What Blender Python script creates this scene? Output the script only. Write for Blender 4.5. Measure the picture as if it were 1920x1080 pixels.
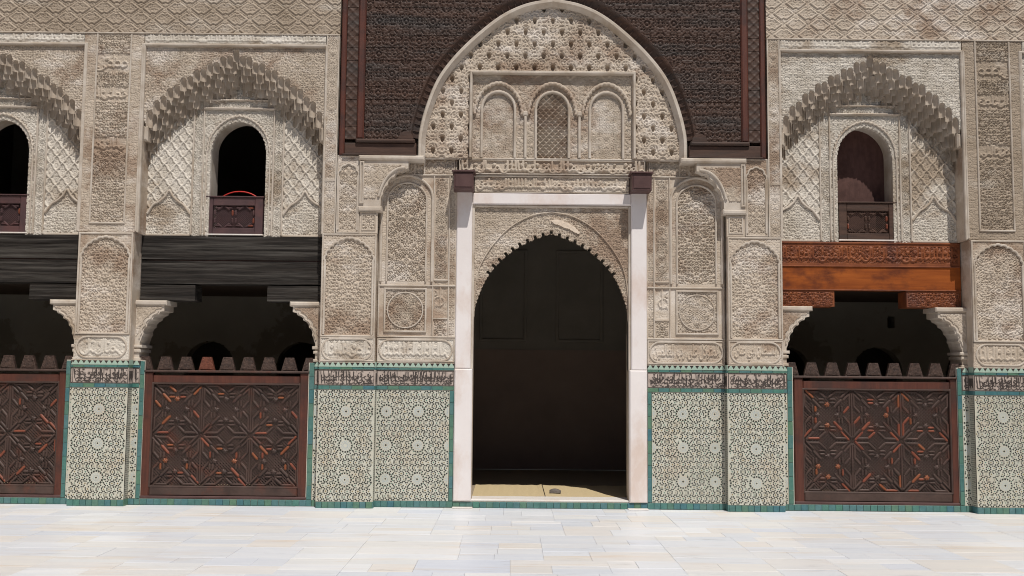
import bpy, math, random
import numpy as np
from mathutils import Vector

# ------------------------------------------------------------------ clear
for o in list(bpy.data.objects):
    bpy.data.objects.remove(o)
SC = bpy.context.scene
COL = SC.collection
R = math.radians
random.seed(7)
RNG = np.random.default_rng(7)

# ------------------------------------------------------------------ camera
cam = bpy.data.cameras.new('camera')
cam.sensor_fit = 'HORIZONTAL'
cam.sensor_width = 36.0
cam.lens = 36.0 * 1900.0 / 1920.0
cam.clip_start = 0.1
cam.clip_end = 400
camo = bpy.data.objects.new('camera', cam)
COL.objects.link(camo)
camo.location = (-0.48, -12.2, 1.6)
PITCH = math.atan(162 / 1900.0)
ROLL = 0.009
from mathutils import Matrix
camo.rotation_mode = 'XYZ'
camo.rotation_euler = (Matrix.Rotation(math.pi / 2 + PITCH, 3, 'X') @ Matrix.Rotation(ROLL, 3, 'Z')).to_euler()
SC.camera = camo

# ------------------------------------------------------------------ light
SUN_DIR = Vector((0.33, -1.0, 1.8)).normalized()      # towards the sun
world = bpy.data.worlds.new('World')
SC.world = world
world.use_nodes = True
wn = world.node_tree.nodes
wl = world.node_tree.links
bg = wn['Background']
sky = wn.new('ShaderNodeTexSky')
sky.sky_type = 'NISHITA'
sky.sun_disc = False
sky.sun_elevation = math.asin(SUN_DIR.z)
sky.sun_rotation = math.atan2(SUN_DIR.x, SUN_DIR.y)
sky.air_density = 1.0
sky.dust_density = 1.2
wl.new(sky.outputs[0], bg.inputs[0])
bg.inputs[1].default_value = 0.05
sun = bpy.data.lights.new('sun', 'SUN')
sun.energy = 3.7
sun.angle = R(0.55)
sun.color = (1.0, 0.955, 0.89)
suno = bpy.data.objects.new('sun', sun)
COL.objects.link(suno)
suno.rotation_euler = (-SUN_DIR).to_track_quat('-Z', 'Y').to_euler()
suno.location = (6, -10, 15)

SC.view_settings.view_transform = 'Standard'
SC.view_settings.look = 'None'
SC.view_settings.gamma = 1.0
SC.view_settings.use_curve_mapping = False
SC.view_settings.exposure = 0.0
SC.cycles.use_denoising = True
SC.cycles.filter_width = 1.0
SC.cycles.max_bounces = 6
SC.cycles.diffuse_bounces = 4


# ------------------------------------------------------------------ materials
MATS = {}


def new_mat(name):
    m = bpy.data.materials.new(name)
    m.use_nodes = True
    nt = m.node_tree
    MATS[name] = m
    return m, nt.nodes, nt.links, nt.nodes['Principled BSDF']


def surf(name, c1, c2, scale=3.0, stretch=(1, 1, 1), rough=0.85, bump=0.3, bscale=60.0, bdist=0.004,
         stain=None, stain_scale=0.9, stain_amt=0.6, stain_stretch=(1, 1, 1), stain_lo=0.48, stain_hi=0.66,
         rnd=None, rnd_amt=1.0, spec=0.3, detail=6.0, bstretch=(1, 1, 1), stains2=None):
    m, N, L, b = new_mat(name)
    geo = N.new('ShaderNodeNewGeometry')

    def coord(st):
        mp = N.new('ShaderNodeMapping')
        mp.inputs['Scale'].default_value = st
        L.new(geo.outputs['Position'], mp.inputs['Vector'])
        return mp.outputs[0]

    nz = N.new('ShaderNodeTexNoise')
    nz.inputs['Scale'].default_value = scale
    nz.inputs['Detail'].default_value = detail
    nz.inputs['Roughness'].default_value = 0.62
    L.new(coord(stretch), nz.inputs['Vector'])
    rp = N.new('ShaderNodeMapRange')
    rp.inputs['From Min'].default_value = 0.3
    rp.inputs['From Max'].default_value = 0.7
    L.new(nz.outputs[0], rp.inputs['Value'])
    mx = N.new('ShaderNodeMix')
    mx.data_type = 'RGBA'
    mx.inputs['A'].default_value = (*c1, 1)
    mx.inputs['B'].default_value = (*c2, 1)
    L.new(rp.outputs[0], mx.inputs['Factor'])
    col = mx.outputs['Result']
    if stain is not None:
        sn = N.new('ShaderNodeTexNoise')
        sn.inputs['Scale'].default_value = stain_scale
        sn.inputs['Detail'].default_value = 7
        sn.inputs['Roughness'].default_value = 0.65
        L.new(coord(stain_stretch), sn.inputs['Vector'])
        sr = N.new('ShaderNodeMapRange')
        sr.inputs['From Min'].default_value = stain_lo
        sr.inputs['From Max'].default_value = stain_hi
        sr.inputs['To Max'].default_value = stain_amt
        L.new(sn.outputs[0], sr.inputs['Value'])
        m2 = N.new('ShaderNodeMix')
        m2.data_type = 'RGBA'
        L.new(sr.outputs[0], m2.inputs['Factor'])
        L.new(col, m2.inputs['A'])
        m2.inputs['B'].default_value = (*stain, 1)
        col = m2.outputs['Result']
    if stains2 is not None:
        c2s, sc2, amt2, lo2, hi2, st2 = stains2
        sn = N.new('ShaderNodeTexNoise')
        sn.inputs['Scale'].default_value = sc2
        sn.inputs['Detail'].default_value = 8
        sn.inputs['Roughness'].default_value = 0.7
        mp2 = N.new('ShaderNodeMapping')
        mp2.inputs['Scale'].default_value = st2
        mp2.inputs['Location'].default_value = (7.3, 2.1, 4.7)
        L.new(geo.outputs['Position'], mp2.inputs['Vector'])
        L.new(mp2.outputs[0], sn.inputs['Vector'])
        sr = N.new('ShaderNodeMapRange')
        sr.inputs['From Min'].default_value = lo2
        sr.inputs['From Max'].default_value = hi2
        sr.inputs['To Max'].default_value = amt2
        L.new(sn.outputs[0], sr.inputs['Value'])
        m4 = N.new('ShaderNodeMix')
        m4.data_type = 'RGBA'
        L.new(sr.outputs[0], m4.inputs['Factor'])
        L.new(col, m4.inputs['A'])
        m4.inputs['B'].default_value = (*c2s, 1)
        col = m4.outputs['Result']
    if rnd is not None:
        oi = N.new('ShaderNodeObjectInfo')
        cr = N.new('ShaderNodeValToRGB')
        cr.color_ramp.interpolation = 'LINEAR'
        el = cr.color_ramp.elements
        while len(el) < len(rnd):
            el.new(0.5)
        for i, c in enumerate(rnd):
            el[i].position = i / (len(rnd) - 1)
            el[i].color = (*c, 1)
        L.new(oi.outputs['Random'], cr.inputs[0])
        m3 = N.new('ShaderNodeMix')
        m3.data_type = 'RGBA'
        m3.blend_type = 'MULTIPLY'
        m3.inputs['Factor'].default_value = rnd_amt
        L.new(col, m3.inputs['A'])
        L.new(cr.outputs[0], m3.inputs['B'])
        col = m3.outputs['Result']
    L.new(col, b.inputs['Base Color'])
    b.inputs['Roughness'].default_value = rough
    b.inputs['Specular IOR Level'].default_value = spec
    if bump > 0:
        bn = N.new('ShaderNodeTexNoise')
        bn.inputs['Scale'].default_value = bscale
        bn.inputs['Detail'].default_value = 4
        L.new(coord(bstretch), bn.inputs['Vector'])
        bp = N.new('ShaderNodeBump')
        bp.inputs['Strength'].default_value = bump
        bp.inputs['Distance'].default_value = bdist
        L.new(bn.outputs[0], bp.inputs['Height'])
        L.new(bp.outputs[0], b.inputs['Normal'])
    return m


WHITE_STAIN = (0.68, 0.63, 0.56)
surf('stucco', (0.45, 0.375, 0.295), (0.62, 0.535, 0.445), 2.2, rough=0.92, bump=0.5, bscale=75, bdist=0.008,
     stain=(0.76, 0.70, 0.64), stain_scale=1.2, stain_amt=0.6, stain_stretch=(0.8, 1, 1.9), stain_lo=0.52, stain_hi=0.61, spec=0.15, stains2=((0.33, 0.235, 0.17), 1.1, 0.85, 0.49, 0.60, (1, 1, 1.2)))
surf('stucco_brown', (0.32, 0.255, 0.19), (0.47, 0.39, 0.31), 2.0, rough=0.92, bump=0.5, bscale=75, bdist=0.008,
     stain=WHITE_STAIN, stain_scale=1.3, stain_amt=0.6, stain_stretch=(0.6, 1, 1.8), stain_lo=0.55, stain_hi=0.7, spec=0.15)
surf('stucco_pale', (0.52, 0.465, 0.39), (0.74, 0.69, 0.62), 2.5, rough=0.92, bump=0.5, bscale=75, bdist=0.008,
     stain=(0.34, 0.26, 0.185), stain_scale=1.0, stain_amt=0.8, stain_stretch=(0.9, 1, 1.3), stain_lo=0.52, stain_hi=0.62, spec=0.15)
surf('stucco_trim', (0.46, 0.39, 0.32), (0.63, 0.57, 0.50), 3.0, rough=0.9, bump=0.35, bscale=50, bdist=0.004,
     stain=(0.36, 0.285, 0.21), stain_scale=2.2, stain_amt=0.8, spec=0.15)
surf('muqarnas_plaster', (0.40, 0.33, 0.26), (0.50, 0.425, 0.35), 3.0, rough=0.9, bump=0.3, bscale=40, bdist=0.004,
     stain=(0.62, 0.56, 0.49), stain_scale=3.5, stain_amt=0.5, spec=0.15)
surf('pink_plaster', (0.755, 0.70, 0.685), (0.82, 0.78, 0.77), 1.6, rough=0.88, bump=0.25, bscale=30, bdist=0.003,
     stain=(0.62, 0.48, 0.40), stain_scale=1.6, stain_amt=0.7, stain_stretch=(1, 1, 0.6), spec=0.2)
surf('plaster_loss', (0.66, 0.54, 0.43), (0.74, 0.64, 0.53), 6, rough=0.95, bump=0.4, bscale=40, bdist=0.006, spec=0.1)
surf('zellige_field', (0.50, 0.50, 0.42), (0.60, 0.60, 0.52), 5.0, rough=0.45, bump=0.12, bscale=90, bdist=0.002,
     stain=(0.54, 0.465, 0.36), stain_scale=3.2, stain_amt=0.6, spec=0.4)
surf('chip_black', (0.018, 0.022, 0.019), (0.04, 0.042, 0.034), 30, rough=0.35, bump=0, spec=0.5)
surf('chip_blue', (0.40, 0.46, 0.47), (0.52, 0.57, 0.57), 30, rough=0.4, bump=0, spec=0.45)
surf('chip_green', (0.07, 0.17, 0.13), (0.12, 0.24, 0.18), 25, rough=0.35, bump=0, spec=0.5)
surf('chip_brown', (0.30, 0.19, 0.08), (0.20, 0.17, 0.06), 25, rough=0.4, bump=0, spec=0.45)
surf('green_tile', (0.060, 0.155, 0.140), (0.095, 0.215, 0.190), 14, rough=0.35, bump=0.15, bscale=40, bdist=0.002,
     rnd=((0.7, 0.85, 1.15), (1.0, 1.0, 1.0), (0.8, 0.88, 0.95), (1.35, 1.12, 0.8), (1.05, 0.98, 1.2), (0.9, 1.08, 0.95)), spec=0.5)
surf('mint_tile', (0.33, 0.45, 0.375), (0.43, 0.55, 0.46), 12, rough=0.4, bump=0.1, spec=0.45)
surf('grout', (0.55, 0.52, 0.44), (0.64, 0.60, 0.52), 20, rough=0.9, bump=0.2)
surf('insc_field', (0.38, 0.31, 0.27), (0.54, 0.46, 0.405), 9, rough=0.6, bump=0.2, spec=0.3)
surf('insc_black', (0.04, 0.032, 0.03), (0.085, 0.07, 0.063), 12, rough=0.45, bump=0.1, spec=0.4)
surf('wood_dark', (0.046, 0.025, 0.018), (0.098, 0.054, 0.038), 4, stretch=(0.6, 1, 5), rough=0.62, bump=0.4, bscale=30,
     bdist=0.003, bstretch=(0.3, 1, 4), stain=(0.045, 0.042, 0.040), stain_scale=1.2, stain_amt=0.75, stain_stretch=(0.35, 1, 4), spec=0.35)
surf('wood_red', (0.070, 0.024, 0.017), (0.125, 0.042, 0.027), 6, stretch=(5, 5, 0.5), rough=0.55, bump=0.3, bscale=40, bdist=0.002,
     stain=(0.035, 0.024, 0.022), stain_scale=2, stain_amt=0.85, spec=0.35)
surf('wood_char', (0.012, 0.0105, 0.0095), (0.036, 0.030, 0.026), 5, stretch=(0.35, 1, 7), rough=0.8, bump=0.8, bscale=22,
     bdist=0.008, bstretch=(0.25, 1, 5), stain=(0.10, 0.092, 0.082), stain_scale=3, stain_amt=0.6, stain_stretch=(0.25, 1, 7), spec=0.2)
surf('wood_orange', (0.20, 0.047, 0.010), (0.37, 0.100, 0.018), 2.6, stretch=(0.45, 1, 6), rough=0.6, bump=0.15, bscale=20, bdist=0.002,
     bstretch=(0.2, 1, 5), stain=(0.10, 0.026, 0.012), stain_scale=2.6, stain_amt=0.95, stain_stretch=(0.9, 1, 1.4), spec=0.2)
surf('wood_carved_red', (0.15, 0.040, 0.014), (0.27, 0.082, 0.026), 7, rough=0.6, bump=0.3, bscale=40, bdist=0.003,
     stain=(0.085, 0.035, 0.03), stain_scale=2.2, stain_amt=0.7, spec=0.4)
surf('screen_wood', (0.044, 0.026, 0.021), (0.088, 0.054, 0.044), 5, rough=0.55, bump=0.4, bscale=45, bdist=0.003,
     stain=(0.12, 0.038, 0.022), stain_scale=3.5, stain_amt=0.7, stain_lo=0.55, stain_hi=0.68, spec=0.4)
surf('screen_orange', (0.19, 0.058, 0.024), (0.27, 0.088, 0.036), 8, rough=0.5, bump=0.2, spec=0.4)
surf('screen_red', (0.16, 0.045, 0.028), (0.24, 0.07, 0.035), 8, rough=0.5, bump=0.2, spec=0.4)
surf('merlon_wood', (0.040, 0.024, 0.019), (0.10, 0.062, 0.048), 26, rough=0.6, bump=1.0, bscale=38, bdist=0.012, stain=(0.02, 0.014, 0.013), stain_scale=30, stain_amt=0.6, spec=0.35)
surf('merlon_red', (0.10, 0.032, 0.020), (0.19, 0.062, 0.036), 26, rough=0.6, bump=1.0, bscale=38, bdist=0.012, spec=0.35)
surf('rail_wood', (0.058, 0.032, 0.034), (0.095, 0.055, 0.056), 5, rough=0.6, bump=0.3, bscale=40, bdist=0.002,
     stain=(0.13, 0.055, 0.05), stain_scale=4, stain_amt=0.5, spec=0.35)
surf('bracket_wood', (0.075, 0.038, 0.036), (0.11, 0.06, 0.056), 6, rough=0.55, bump=0.2, spec=0.35)
surf('marble', (0.70, 0.722, 0.76), (0.785, 0.795, 0.81), 2.5, stretch=(0.5, 2.5, 1), rough=0.42, bump=0.06, bscale=12, bdist=0.002,
     stain=(0.70, 0.61, 0.52), stain_scale=2.0, stain_amt=0.7, stain_stretch=(0.35, 2.2, 1), stain_lo=0.54, stain_hi=0.72, stains2=((0.46, 0.46, 0.47), 3.2, 0.7, 0.58, 0.74, (0.6, 2.6, 1)),
     rnd=((0.84, 0.88, 0.98), (0.98, 0.965, 0.93), (0.90, 0.925, 0.985), (1.0, 0.985, 0.955), (0.97, 0.90, 0.81), (0.87, 0.90, 0.955), (0.93, 0.94, 0.96), (1.0, 0.93, 0.85), (1.06, 1.06, 1.06), (0.90, 0.92, 0.97)),
     rnd_amt=0.8, spec=0.3)
surf('paving_bed', (0.60, 0.585, 0.56), (0.70, 0.685, 0.665), 4, rough=0.9, bump=0.2)
surf('sill_marble', (0.70, 0.66, 0.62), (0.78, 0.75, 0.72), 5, rough=0.5, bump=0.1, stain=(0.6, 0.48, 0.38), stain_scale=5, stain_amt=0.5)
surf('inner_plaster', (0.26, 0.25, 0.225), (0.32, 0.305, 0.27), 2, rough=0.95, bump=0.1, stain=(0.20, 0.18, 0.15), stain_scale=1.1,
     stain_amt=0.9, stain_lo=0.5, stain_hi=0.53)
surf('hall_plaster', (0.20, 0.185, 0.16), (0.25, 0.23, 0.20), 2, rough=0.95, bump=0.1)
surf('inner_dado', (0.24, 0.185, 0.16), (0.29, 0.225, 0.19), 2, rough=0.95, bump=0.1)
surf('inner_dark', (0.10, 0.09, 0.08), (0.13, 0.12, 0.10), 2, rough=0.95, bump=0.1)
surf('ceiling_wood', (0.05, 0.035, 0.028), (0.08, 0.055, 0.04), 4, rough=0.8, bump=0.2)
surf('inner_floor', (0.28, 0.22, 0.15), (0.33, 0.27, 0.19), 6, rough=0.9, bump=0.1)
surf('straw', (0.48, 0.37, 0.21), (0.60, 0.49, 0.30), 30, stretch=(1, 6, 1), rough=0.85, bump=0.5, bscale=70, bdist=0.003)
surf('shoe_leather', (0.10, 0.085, 0.075), (0.16, 0.14, 0.125), 30, rough=0.7, bump=0.2)
surf('red_rubber', (0.55, 0.035, 0.03), (0.62, 0.05, 0.04), 5, rough=0.4, bump=0)
surf('shutter_wood', (0.075, 0.036, 0.030), (0.12, 0.060, 0.050), 7, stretch=(3, 3, 0.8), rough=0.7, bump=0.4, bscale=30, bdist=0.004,
     stain=(0.05, 0.022, 0.018), stain_scale=7, stain_amt=0.6)


# ------------------------------------------------------------------ object helpers
def empty(name, loc):
    o = bpy.data.objects.new(name, None)
    COL.objects.link(o)
    o.location = loc
    o.empty_display_size = 0.1
    return o


def tag(o, label=None, cat=None, group=None, kind=None):
    if label:
        o['label'] = label
    if cat:
        o['category'] = cat
    if group:
        o['group'] = group
    if kind:
        o['kind'] = kind
    return o


def off(parent):
    v = Vector((0, 0, 0))
    while parent is not None:
        v += parent.location
        parent = parent.parent
    return v


def link(name, mesh, parent=None, kind=None, loc=None):
    """mesh vertices are in world coordinates unless loc is given (then they are about the piece's own origin)"""
    o = bpy.data.objects.new(name, mesh)
    COL.objects.link(o)
    po = off(parent)
    o.location = (Vector(loc) if loc is not None else Vector((0, 0, 0))) - po
    o.parent = parent
    if kind:
        o['kind'] = kind
    return o


def np_mesh(name, V, F, mat, smooth=None, cen=True):
    """V (n,3), F (m,4) quads"""
    me = bpy.data.meshes.new(name)
    n, m = len(V), len(F)
    me.vertices.add(n)
    me.vertices.foreach_set('co', np.asarray(V, np.float32).ravel())
    me.loops.add(m * 4)
    me.loops.foreach_set('vertex_index', np.asarray(F, np.int32).ravel())
    me.polygons.add(m)
    me.polygons.foreach_set('loop_start', np.arange(0, m * 4, 4, dtype=np.int32))
    me.polygons.foreach_set('loop_total', np.full(m, 4, np.int32))
    if smooth is not None:
        me.polygons.foreach_set('use_smooth', smooth)
    me.update(calc_edges=True)
    me.materials.append(MATS[mat])
    return me


class MB:
    def __init__(self, s=1, ox=0.0):
        self.v = []
        self.f = []
        self.s = s
        self.ox = ox

    def add(self, vs, fs):
        b = len(self.v)
        for p in vs:
            self.v.append((self.s * p[0] + self.ox, p[1], p[2]))
        for f in fs:
            t = [b + i for i in f]
            self.f.append(t if self.s > 0 else t[::-1])
        return self

    def box(self, x0, x1, y0, y1, z0, z1):
        return self.add([(x0, y0, z0), (x1, y0, z0), (x1, y1, z0), (x0, y1, z0), (x0, y0, z1), (x1, y0, z1), (x1, y1, z1), (x0, y1, z1)],
                        [(0, 3, 2, 1), (4, 5, 6, 7), (0, 1, 5, 4), (1, 2, 6, 5), (2, 3, 7, 6), (3, 0, 4, 7)])

    def cbox(self, x0, x1, y0, y1, z0, z1, c=0.006):
        """box with its front (y0) edges chamfered"""
        q = lambda a, y: [(x0 + a, y, z0 + a), (x1 - a, y, z0 + a), (x1 - a, y, z1 - a), (x0 + a, y, z1 - a)]
        vs = q(0, y1) + q(0, y0 + c) + q(c, y0)
        fs = [(3, 2, 1, 0), (8, 9, 10, 11)]
        for k in (0, 4):
            for i in range(4):
                j = (i + 1) % 4
                fs.append((k + i, k + j, k + 4 + j, k + 4 + i))
        return self.add(vs, fs)

    def prism(self, poly, y0, y1, c=0.0):
        """polygon in XZ (counter-clockwise seen from the front) extruded in Y"""
        n = len(poly)
        self.add([(x, y0, z) for x, z in poly] + [(x, y1, z) for x, z in poly],
                 [tuple(range(n)), tuple(range(2 * n - 1, n - 1, -1))] + [((i + 1) % n, i, n + i, n + (i + 1) % n) for i in range(n)])
        return self

    def sweep(self, path, prof, closed=False):
        """profile points (offset to the left of the path, y) swept along an XZ path with mitred corners"""
        P = np.asarray(path, float)
        n = len(P)
        vs = []
        for i in range(n):
            if closed:
                a, b = P[i] - P[i - 1], P[(i + 1) % n] - P[i]
            else:
                a = P[i] - P[i - 1] if i > 0 else P[1] - P[0]
                b = P[i + 1] - P[i] if i < n - 1 else P[-1] - P[-2]
            a = a / (np.linalg.norm(a) + 1e-9)
            b = b / (np.linalg.norm(b) + 1e-9)
            na, nb = np.array((-a[1], a[0])), np.array((-b[1], b[0]))
            m = na + nb
            m = m / (np.linalg.norm(m) + 1e-9)
            k = 1.0 / max(0.45, float(m @ na))
            for o, y in prof:
                vs.append((P[i][0] + m[0] * o * k, y, P[i][1] + m[1] * o * k))
        M = len(prof)
        fs = []
        for i in range(n if closed else n - 1):
            j = (i + 1) % n
            for q in range(M):
                r = (q + 1) % M
                fs.append((i * M + q, j * M + q, j * M + r, i * M + r))
        if not closed:
            fs.append(tuple(range(M)))
            fs.append(tuple(range(n * M - 1, n * M - M - 1, -1)))
        return self.add(vs, fs)

    def mesh(self, name, mat, smooth=False, about=None):
        me = bpy.data.meshes.new(name)
        v = self.v if about is None else [(x - about[0], y - about[1], z - about[2]) for x, y, z in self.v]
        me.from_pydata(v, [], self.f)
        me.update()
        me.materials.append(MATS[mat])
        if smooth:
            me.polygons.foreach_set('use_smooth', [True] * len(me.polygons))
        return me

    def build(self, name, mat, parent=None, smooth=False, kind=None):
        return link(name, self.mesh(name, mat, smooth), parent, kind)


def mould(w, yf, yb, c=0.008):
    h = w / 2
    c = min(c, w * 0.3)
    return [(-h, yb), (-h, yf + c), (-h + c, yf), (h - c, yf), (h, yf + c), (h, yb)]


def rect_path(x0, x1, z0, z1):
    return [(x0, z0), (x1, z0), (x1, z1), (x0, z1)]


# ------------------------------------------------------------------ 2D shapes
def arch_path(hw, zs, za, k=0.22, n=24, cx=0.0, zb=None):
    """from right springing over the apex to the left springing; with zb also the two legs"""
    pts = []
    for i in range(n + 1):
        t = math.pi * i / n
        s = math.sin(t)
        u = 1 - abs(2 * i / n - 1)
        pts.append((cx + hw * math.cos(t), zs + (za - zs) * ((1 - k) * s + k * u)))
    if zb is not None:
        pts = [(cx + hw, zb)] + pts + [(cx - hw, zb)]
    return pts


def resample(path, step):
    P = np.asarray(path, float)
    d = np.r_[0, np.cumsum(np.hypot(*np.diff(P, axis=0).T))]
    n = max(2, int(round(d[-1] / step)) + 1)
    t = np.linspace(0, d[-1], n)
    return np.c_[np.interp(t, d, P[:, 0]), np.interp(t, d, P[:, 1])]


def lobed(path, lobe, r, per=7, sign=1):
    """scallops of pitch lobe and depth r along a path"""
    P = resample(path, lobe)
    n = len(P) - 1
    out = []
    for i in range(n):
        a, b = P[i], P[i + 1]
        d = (b - a) / np.linalg.norm(b - a)
        nn = np.array((-d[1], d[0])) * sign
        for q in range(per):
            t = q / per
            out.append(a + (b - a) * t + nn * r * math.sin(math.pi * t) ** 0.6)
    out.append(P[-1])
    return [tuple(p) for p in out]


def catmull(pts, n=8):
    P = [np.array(p, float) for p in pts]
    P = [2 * P[0] - P[1]] + P + [2 * P[-1] - P[-2]]
    out = []
    for i in range(1, len(P) - 2):
        for q in range(n):
            t = q / n
            out.append(0.5 * ((2 * P[i]) + (-P[i - 1] + P[i + 1]) * t + (2 * P[i - 1] - 5 * P[i] + 4 * P[i + 1] - P[i + 2]) * t * t
                              + (-P[i - 1] + 3 * P[i] - 3 * P[i + 1] + P[i + 2]) * t ** 3))
    out.append(P[-2])
    return [tuple(p) for p in out]


def s_rect(x0, x1, z0, z1):
    cx, cz, hx, hz = (x0 + x1) / 2, (z0 + z1) / 2, (x1 - x0) / 2, (z1 - z0) / 2
    return lambda x, z: np.maximum(np.abs(x - cx) - hx, np.abs(z - cz) - hz)


def s_circle(cx, cz, r):
    return lambda x, z: np.hypot(x - cx, z - cz) - r


def s_poly(poly):
    P = np.asarray(poly, float)

    def f(x, z):
        sh = x.shape
        X, Z = x.ravel(), z.ravel()
        d2 = np.full(X.shape, 1e9)
        ins = np.zeros(X.shape, bool)
        n = len(P)
        for i in range(n):
            ax, az = P[i]
            bx, bz = P[(i + 1) % n]
            ex, ez = bx - ax, bz - az
            l2 = ex * ex + ez * ez
            if l2 < 1e-12:
                continue
            t = np.clip(((X - ax) * ex + (Z - az) * ez) / l2, 0, 1)
            d2 = np.minimum(d2, (X - ax - t * ex) ** 2 + (Z - az - t * ez) ** 2)
            c = (az > Z) != (bz > Z)
            if az != bz:
                ins ^= c & (X < ex * (Z - az) / (bz - az) + ax)
        d = np.sqrt(d2)
        return np.where(ins, -d, d).reshape(sh)
    return f


def s_and(a, b):
    return lambda x, z: np.maximum(a(x, z), b(x, z))


def s_sub(a, b):
    return lambda x, z: np.maximum(a(x, z), -b(x, z))


# ------------------------------------------------------------------ carved patterns (heights 0..1)
def sstep(a, b, x):
    t = np.clip((x - a) / (b - a), 0, 1)
    return t * t * (3 - 2 * t)


def vnoise(x, z, seed=0):
    r = np.random.default_rng(seed).random((64, 64))
    xi, zi = np.floor(x).astype(int), np.floor(z).astype(int)
    fx, fz = x - xi, z - zi
    fx, fz = fx * fx * (3 - 2 * fx), fz * fz * (3 - 2 * fz)
    g = lambda i, j: r[i % 64, j % 64]
    return (g(xi, zi) * (1 - fx) + g(xi + 1, zi) * fx) * (1 - fz) + (g(xi, zi + 1) * (1 - fx) + g(xi + 1, zi + 1) * fx) * fz


def stroke_field(x, z, pts, rad):
    """distance to dense points minus radius; pts (n,2), rad (n,)"""
    sh = x.shape
    X, Z = x.ravel(), z.ravel()
    best = np.full(X.shape, 9.0)
    for i0 in range(0, len(pts), 64):
        p = pts[i0:i0 + 64]
        d = np.sqrt((X[:, None] - p[None, :, 0]) ** 2 + (Z[:, None] - p[None, :, 1]) ** 2) - rad[None, i0:i0 + 64]
        best = np.minimum(best, d.min(1))
    return best.reshape(sh)


def spiral(cx, cz, r0, r1, turns, a0, n=60):
    t = np.linspace(0, 1, n)
    a = a0 + turns * 2 * math.pi * t
    r = r0 + (r1 - r0) * t
    return np.c_[cx + r * np.cos(a), cz + r * np.sin(a)]


def vine_tile(seed, N=80, nsp=5, w=0.020, r0=0.14, r1=0.24):
    """one mirrored quarter of an arabesque: scrolls, leaves and buds"""
    rg = np.random.default_rng(seed)
    P, Rr = [], []
    cs = []
    tries = 0
    while len(cs) < nsp and tries < 400:
        tries += 1
        c = rg.uniform(0.05, 0.95, 2)
        r = rg.uniform(r0, r1)
        if all(np.hypot(*(c - q[:2])) > (r + q[2]) * 0.78 for q in cs):
            cs.append((c[0], c[1], r))
    for cx, cz, r in cs:
        sg = rg.choice((-1, 1))
        s = spiral(cx, cz, r, r * 0.25, sg * rg.uniform(1.0, 1.5), rg.uniform(0, 6.3))
        P.append(s)
        Rr.append(np.linspace(w, w * 0.75, len(s)))
        P.append(s[-1:])
        Rr.append(np.array([w * 1.5]))
        for k in range(2):
            q = s[int(rg.integers(3, 40))]
            a = rg.uniform(0, 6.3)
            t = np.linspace(0, 1, 10)
            leaf = np.c_[q[0] + np.cos(a + t) * t * 0.14, q[1] + np.sin(a + t) * t * 0.14]
            P.append(leaf)
            Rr.append(w * (0.6 + 0.9 * np.sin(math.pi * t)))
    P, Rr = np.concatenate(P), np.concatenate(Rr)
    g = (np.arange(N) + 0.5) / N
    x, z = np.meshgrid(g, g, indexing='ij')
    d = stroke_field(x, z, P, Rr)
    d = np.minimum(d, d.T)
    for _ in range(24):                                  # buds in the bare spots
        k = np.unravel_index(np.argmax(d), d.shape)
        if d[k] < 0.085:
            break
        e = np.hypot(x - x[k], z - z[k])
        bud = np.minimum(np.abs(e - d[k] * 0.62) - 0.022, e - 0.02) if d[k] > 0.12 else e - d[k] * 0.5
        d = np.minimum(d, bud)
        d = np.minimum(d, d.T)
    return 1 - sstep(-0.012, 0.028, d)


TILES = {k: vine_tile(s) for k, s in (('a', 11), ('b', 19), ('c', 25), ('d', 63))}


SCROLL = [vine_tile(sd, 96, 3, 0.034, 0.2, 0.33) for sd in (2, 5, 8)]


def tiled(T, x, z, p, pz=None):
    pz = pz or p
    N = T.shape[0]
    u = np.abs(np.mod(x / p, 2.0) - 1.0) * (N - 1)
    v = np.abs(np.mod(z / pz, 2.0) - 1.0) * (N - 1)
    i, j = np.clip(u.astype(int), 0, N - 2), np.clip(v.astype(int), 0, N - 2)
    a, b = u - i, v - j
    return T[i, j] * (1 - a) * (1 - b) + T[i + 1, j] * a * (1 - b) + T[i, j + 1] * (1 - a) * b + T[i + 1, j + 1] * a * b


def vine(key='a', p=0.15, cx=0.0, cz=0.0, pz=None):
    k = p / pz if pz else 1.0
    p = max(p * 2.4, 0.125)

    def f(x, z):
        a, b = x - cx, (z - cz) * k
        return tiled(TILES[key], (a + b) * 0.70711, (b - a) * 0.70711, p)
    return f


def rib(t, w):
    d = np.abs(t - np.floor(t + 0.5))
    return 1 - sstep(w * 0.55, w, d)


def sebka(cx=0.0, cz=0.0, px=0.152, pz=0.185):
    v = vine('b', px / 3.1, cx, cz, pz / 3.1)

    def f(x, z):
        X, Z = (x - cx) / px, (z - cz) / pz
        w = Z + 0.055 * np.sin(4 * math.pi * Z)
        r = np.maximum(rib(X + w, 0.115), rib(X - w, 0.115))
        r2 = np.maximum(rib(X + w + 0.25, 0.05), rib(X - w + 0.25, 0.05)) * 0.0
        return np.maximum(np.maximum(r, r2), 0.55 * v(x, z))
    return f


def frieze_pat(px=0.34, pz=0.30):
    v = vine('c', 0.075)

    def f(x, z):
        def cell(ox, oz):
            dx = np.abs(np.mod(x / px + ox, 1.0) - 0.5) * px
            dz = np.abs(np.mod(z / pz + oz, 1.0) - 0.5) * pz
            return np.maximum(dz * 1.05 + 0.012 * np.cos(dx * 60), (dx * 0.62 + dz * 0.8) * 0.93)
        d = np.minimum(cell(0, 0), cell(0.5, 0.5))
        g = np.abs(d - 0.066)
        line = 1 - sstep(0.005, 0.011, g)
        gut = 1 - sstep(0.004, 0.009, np.abs(d - 0.083))
        return np.maximum(line, 0.62 * v(x, z) * (1 - gut) + 0.12) * (1 - 0.9 * gut)
    return f


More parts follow.
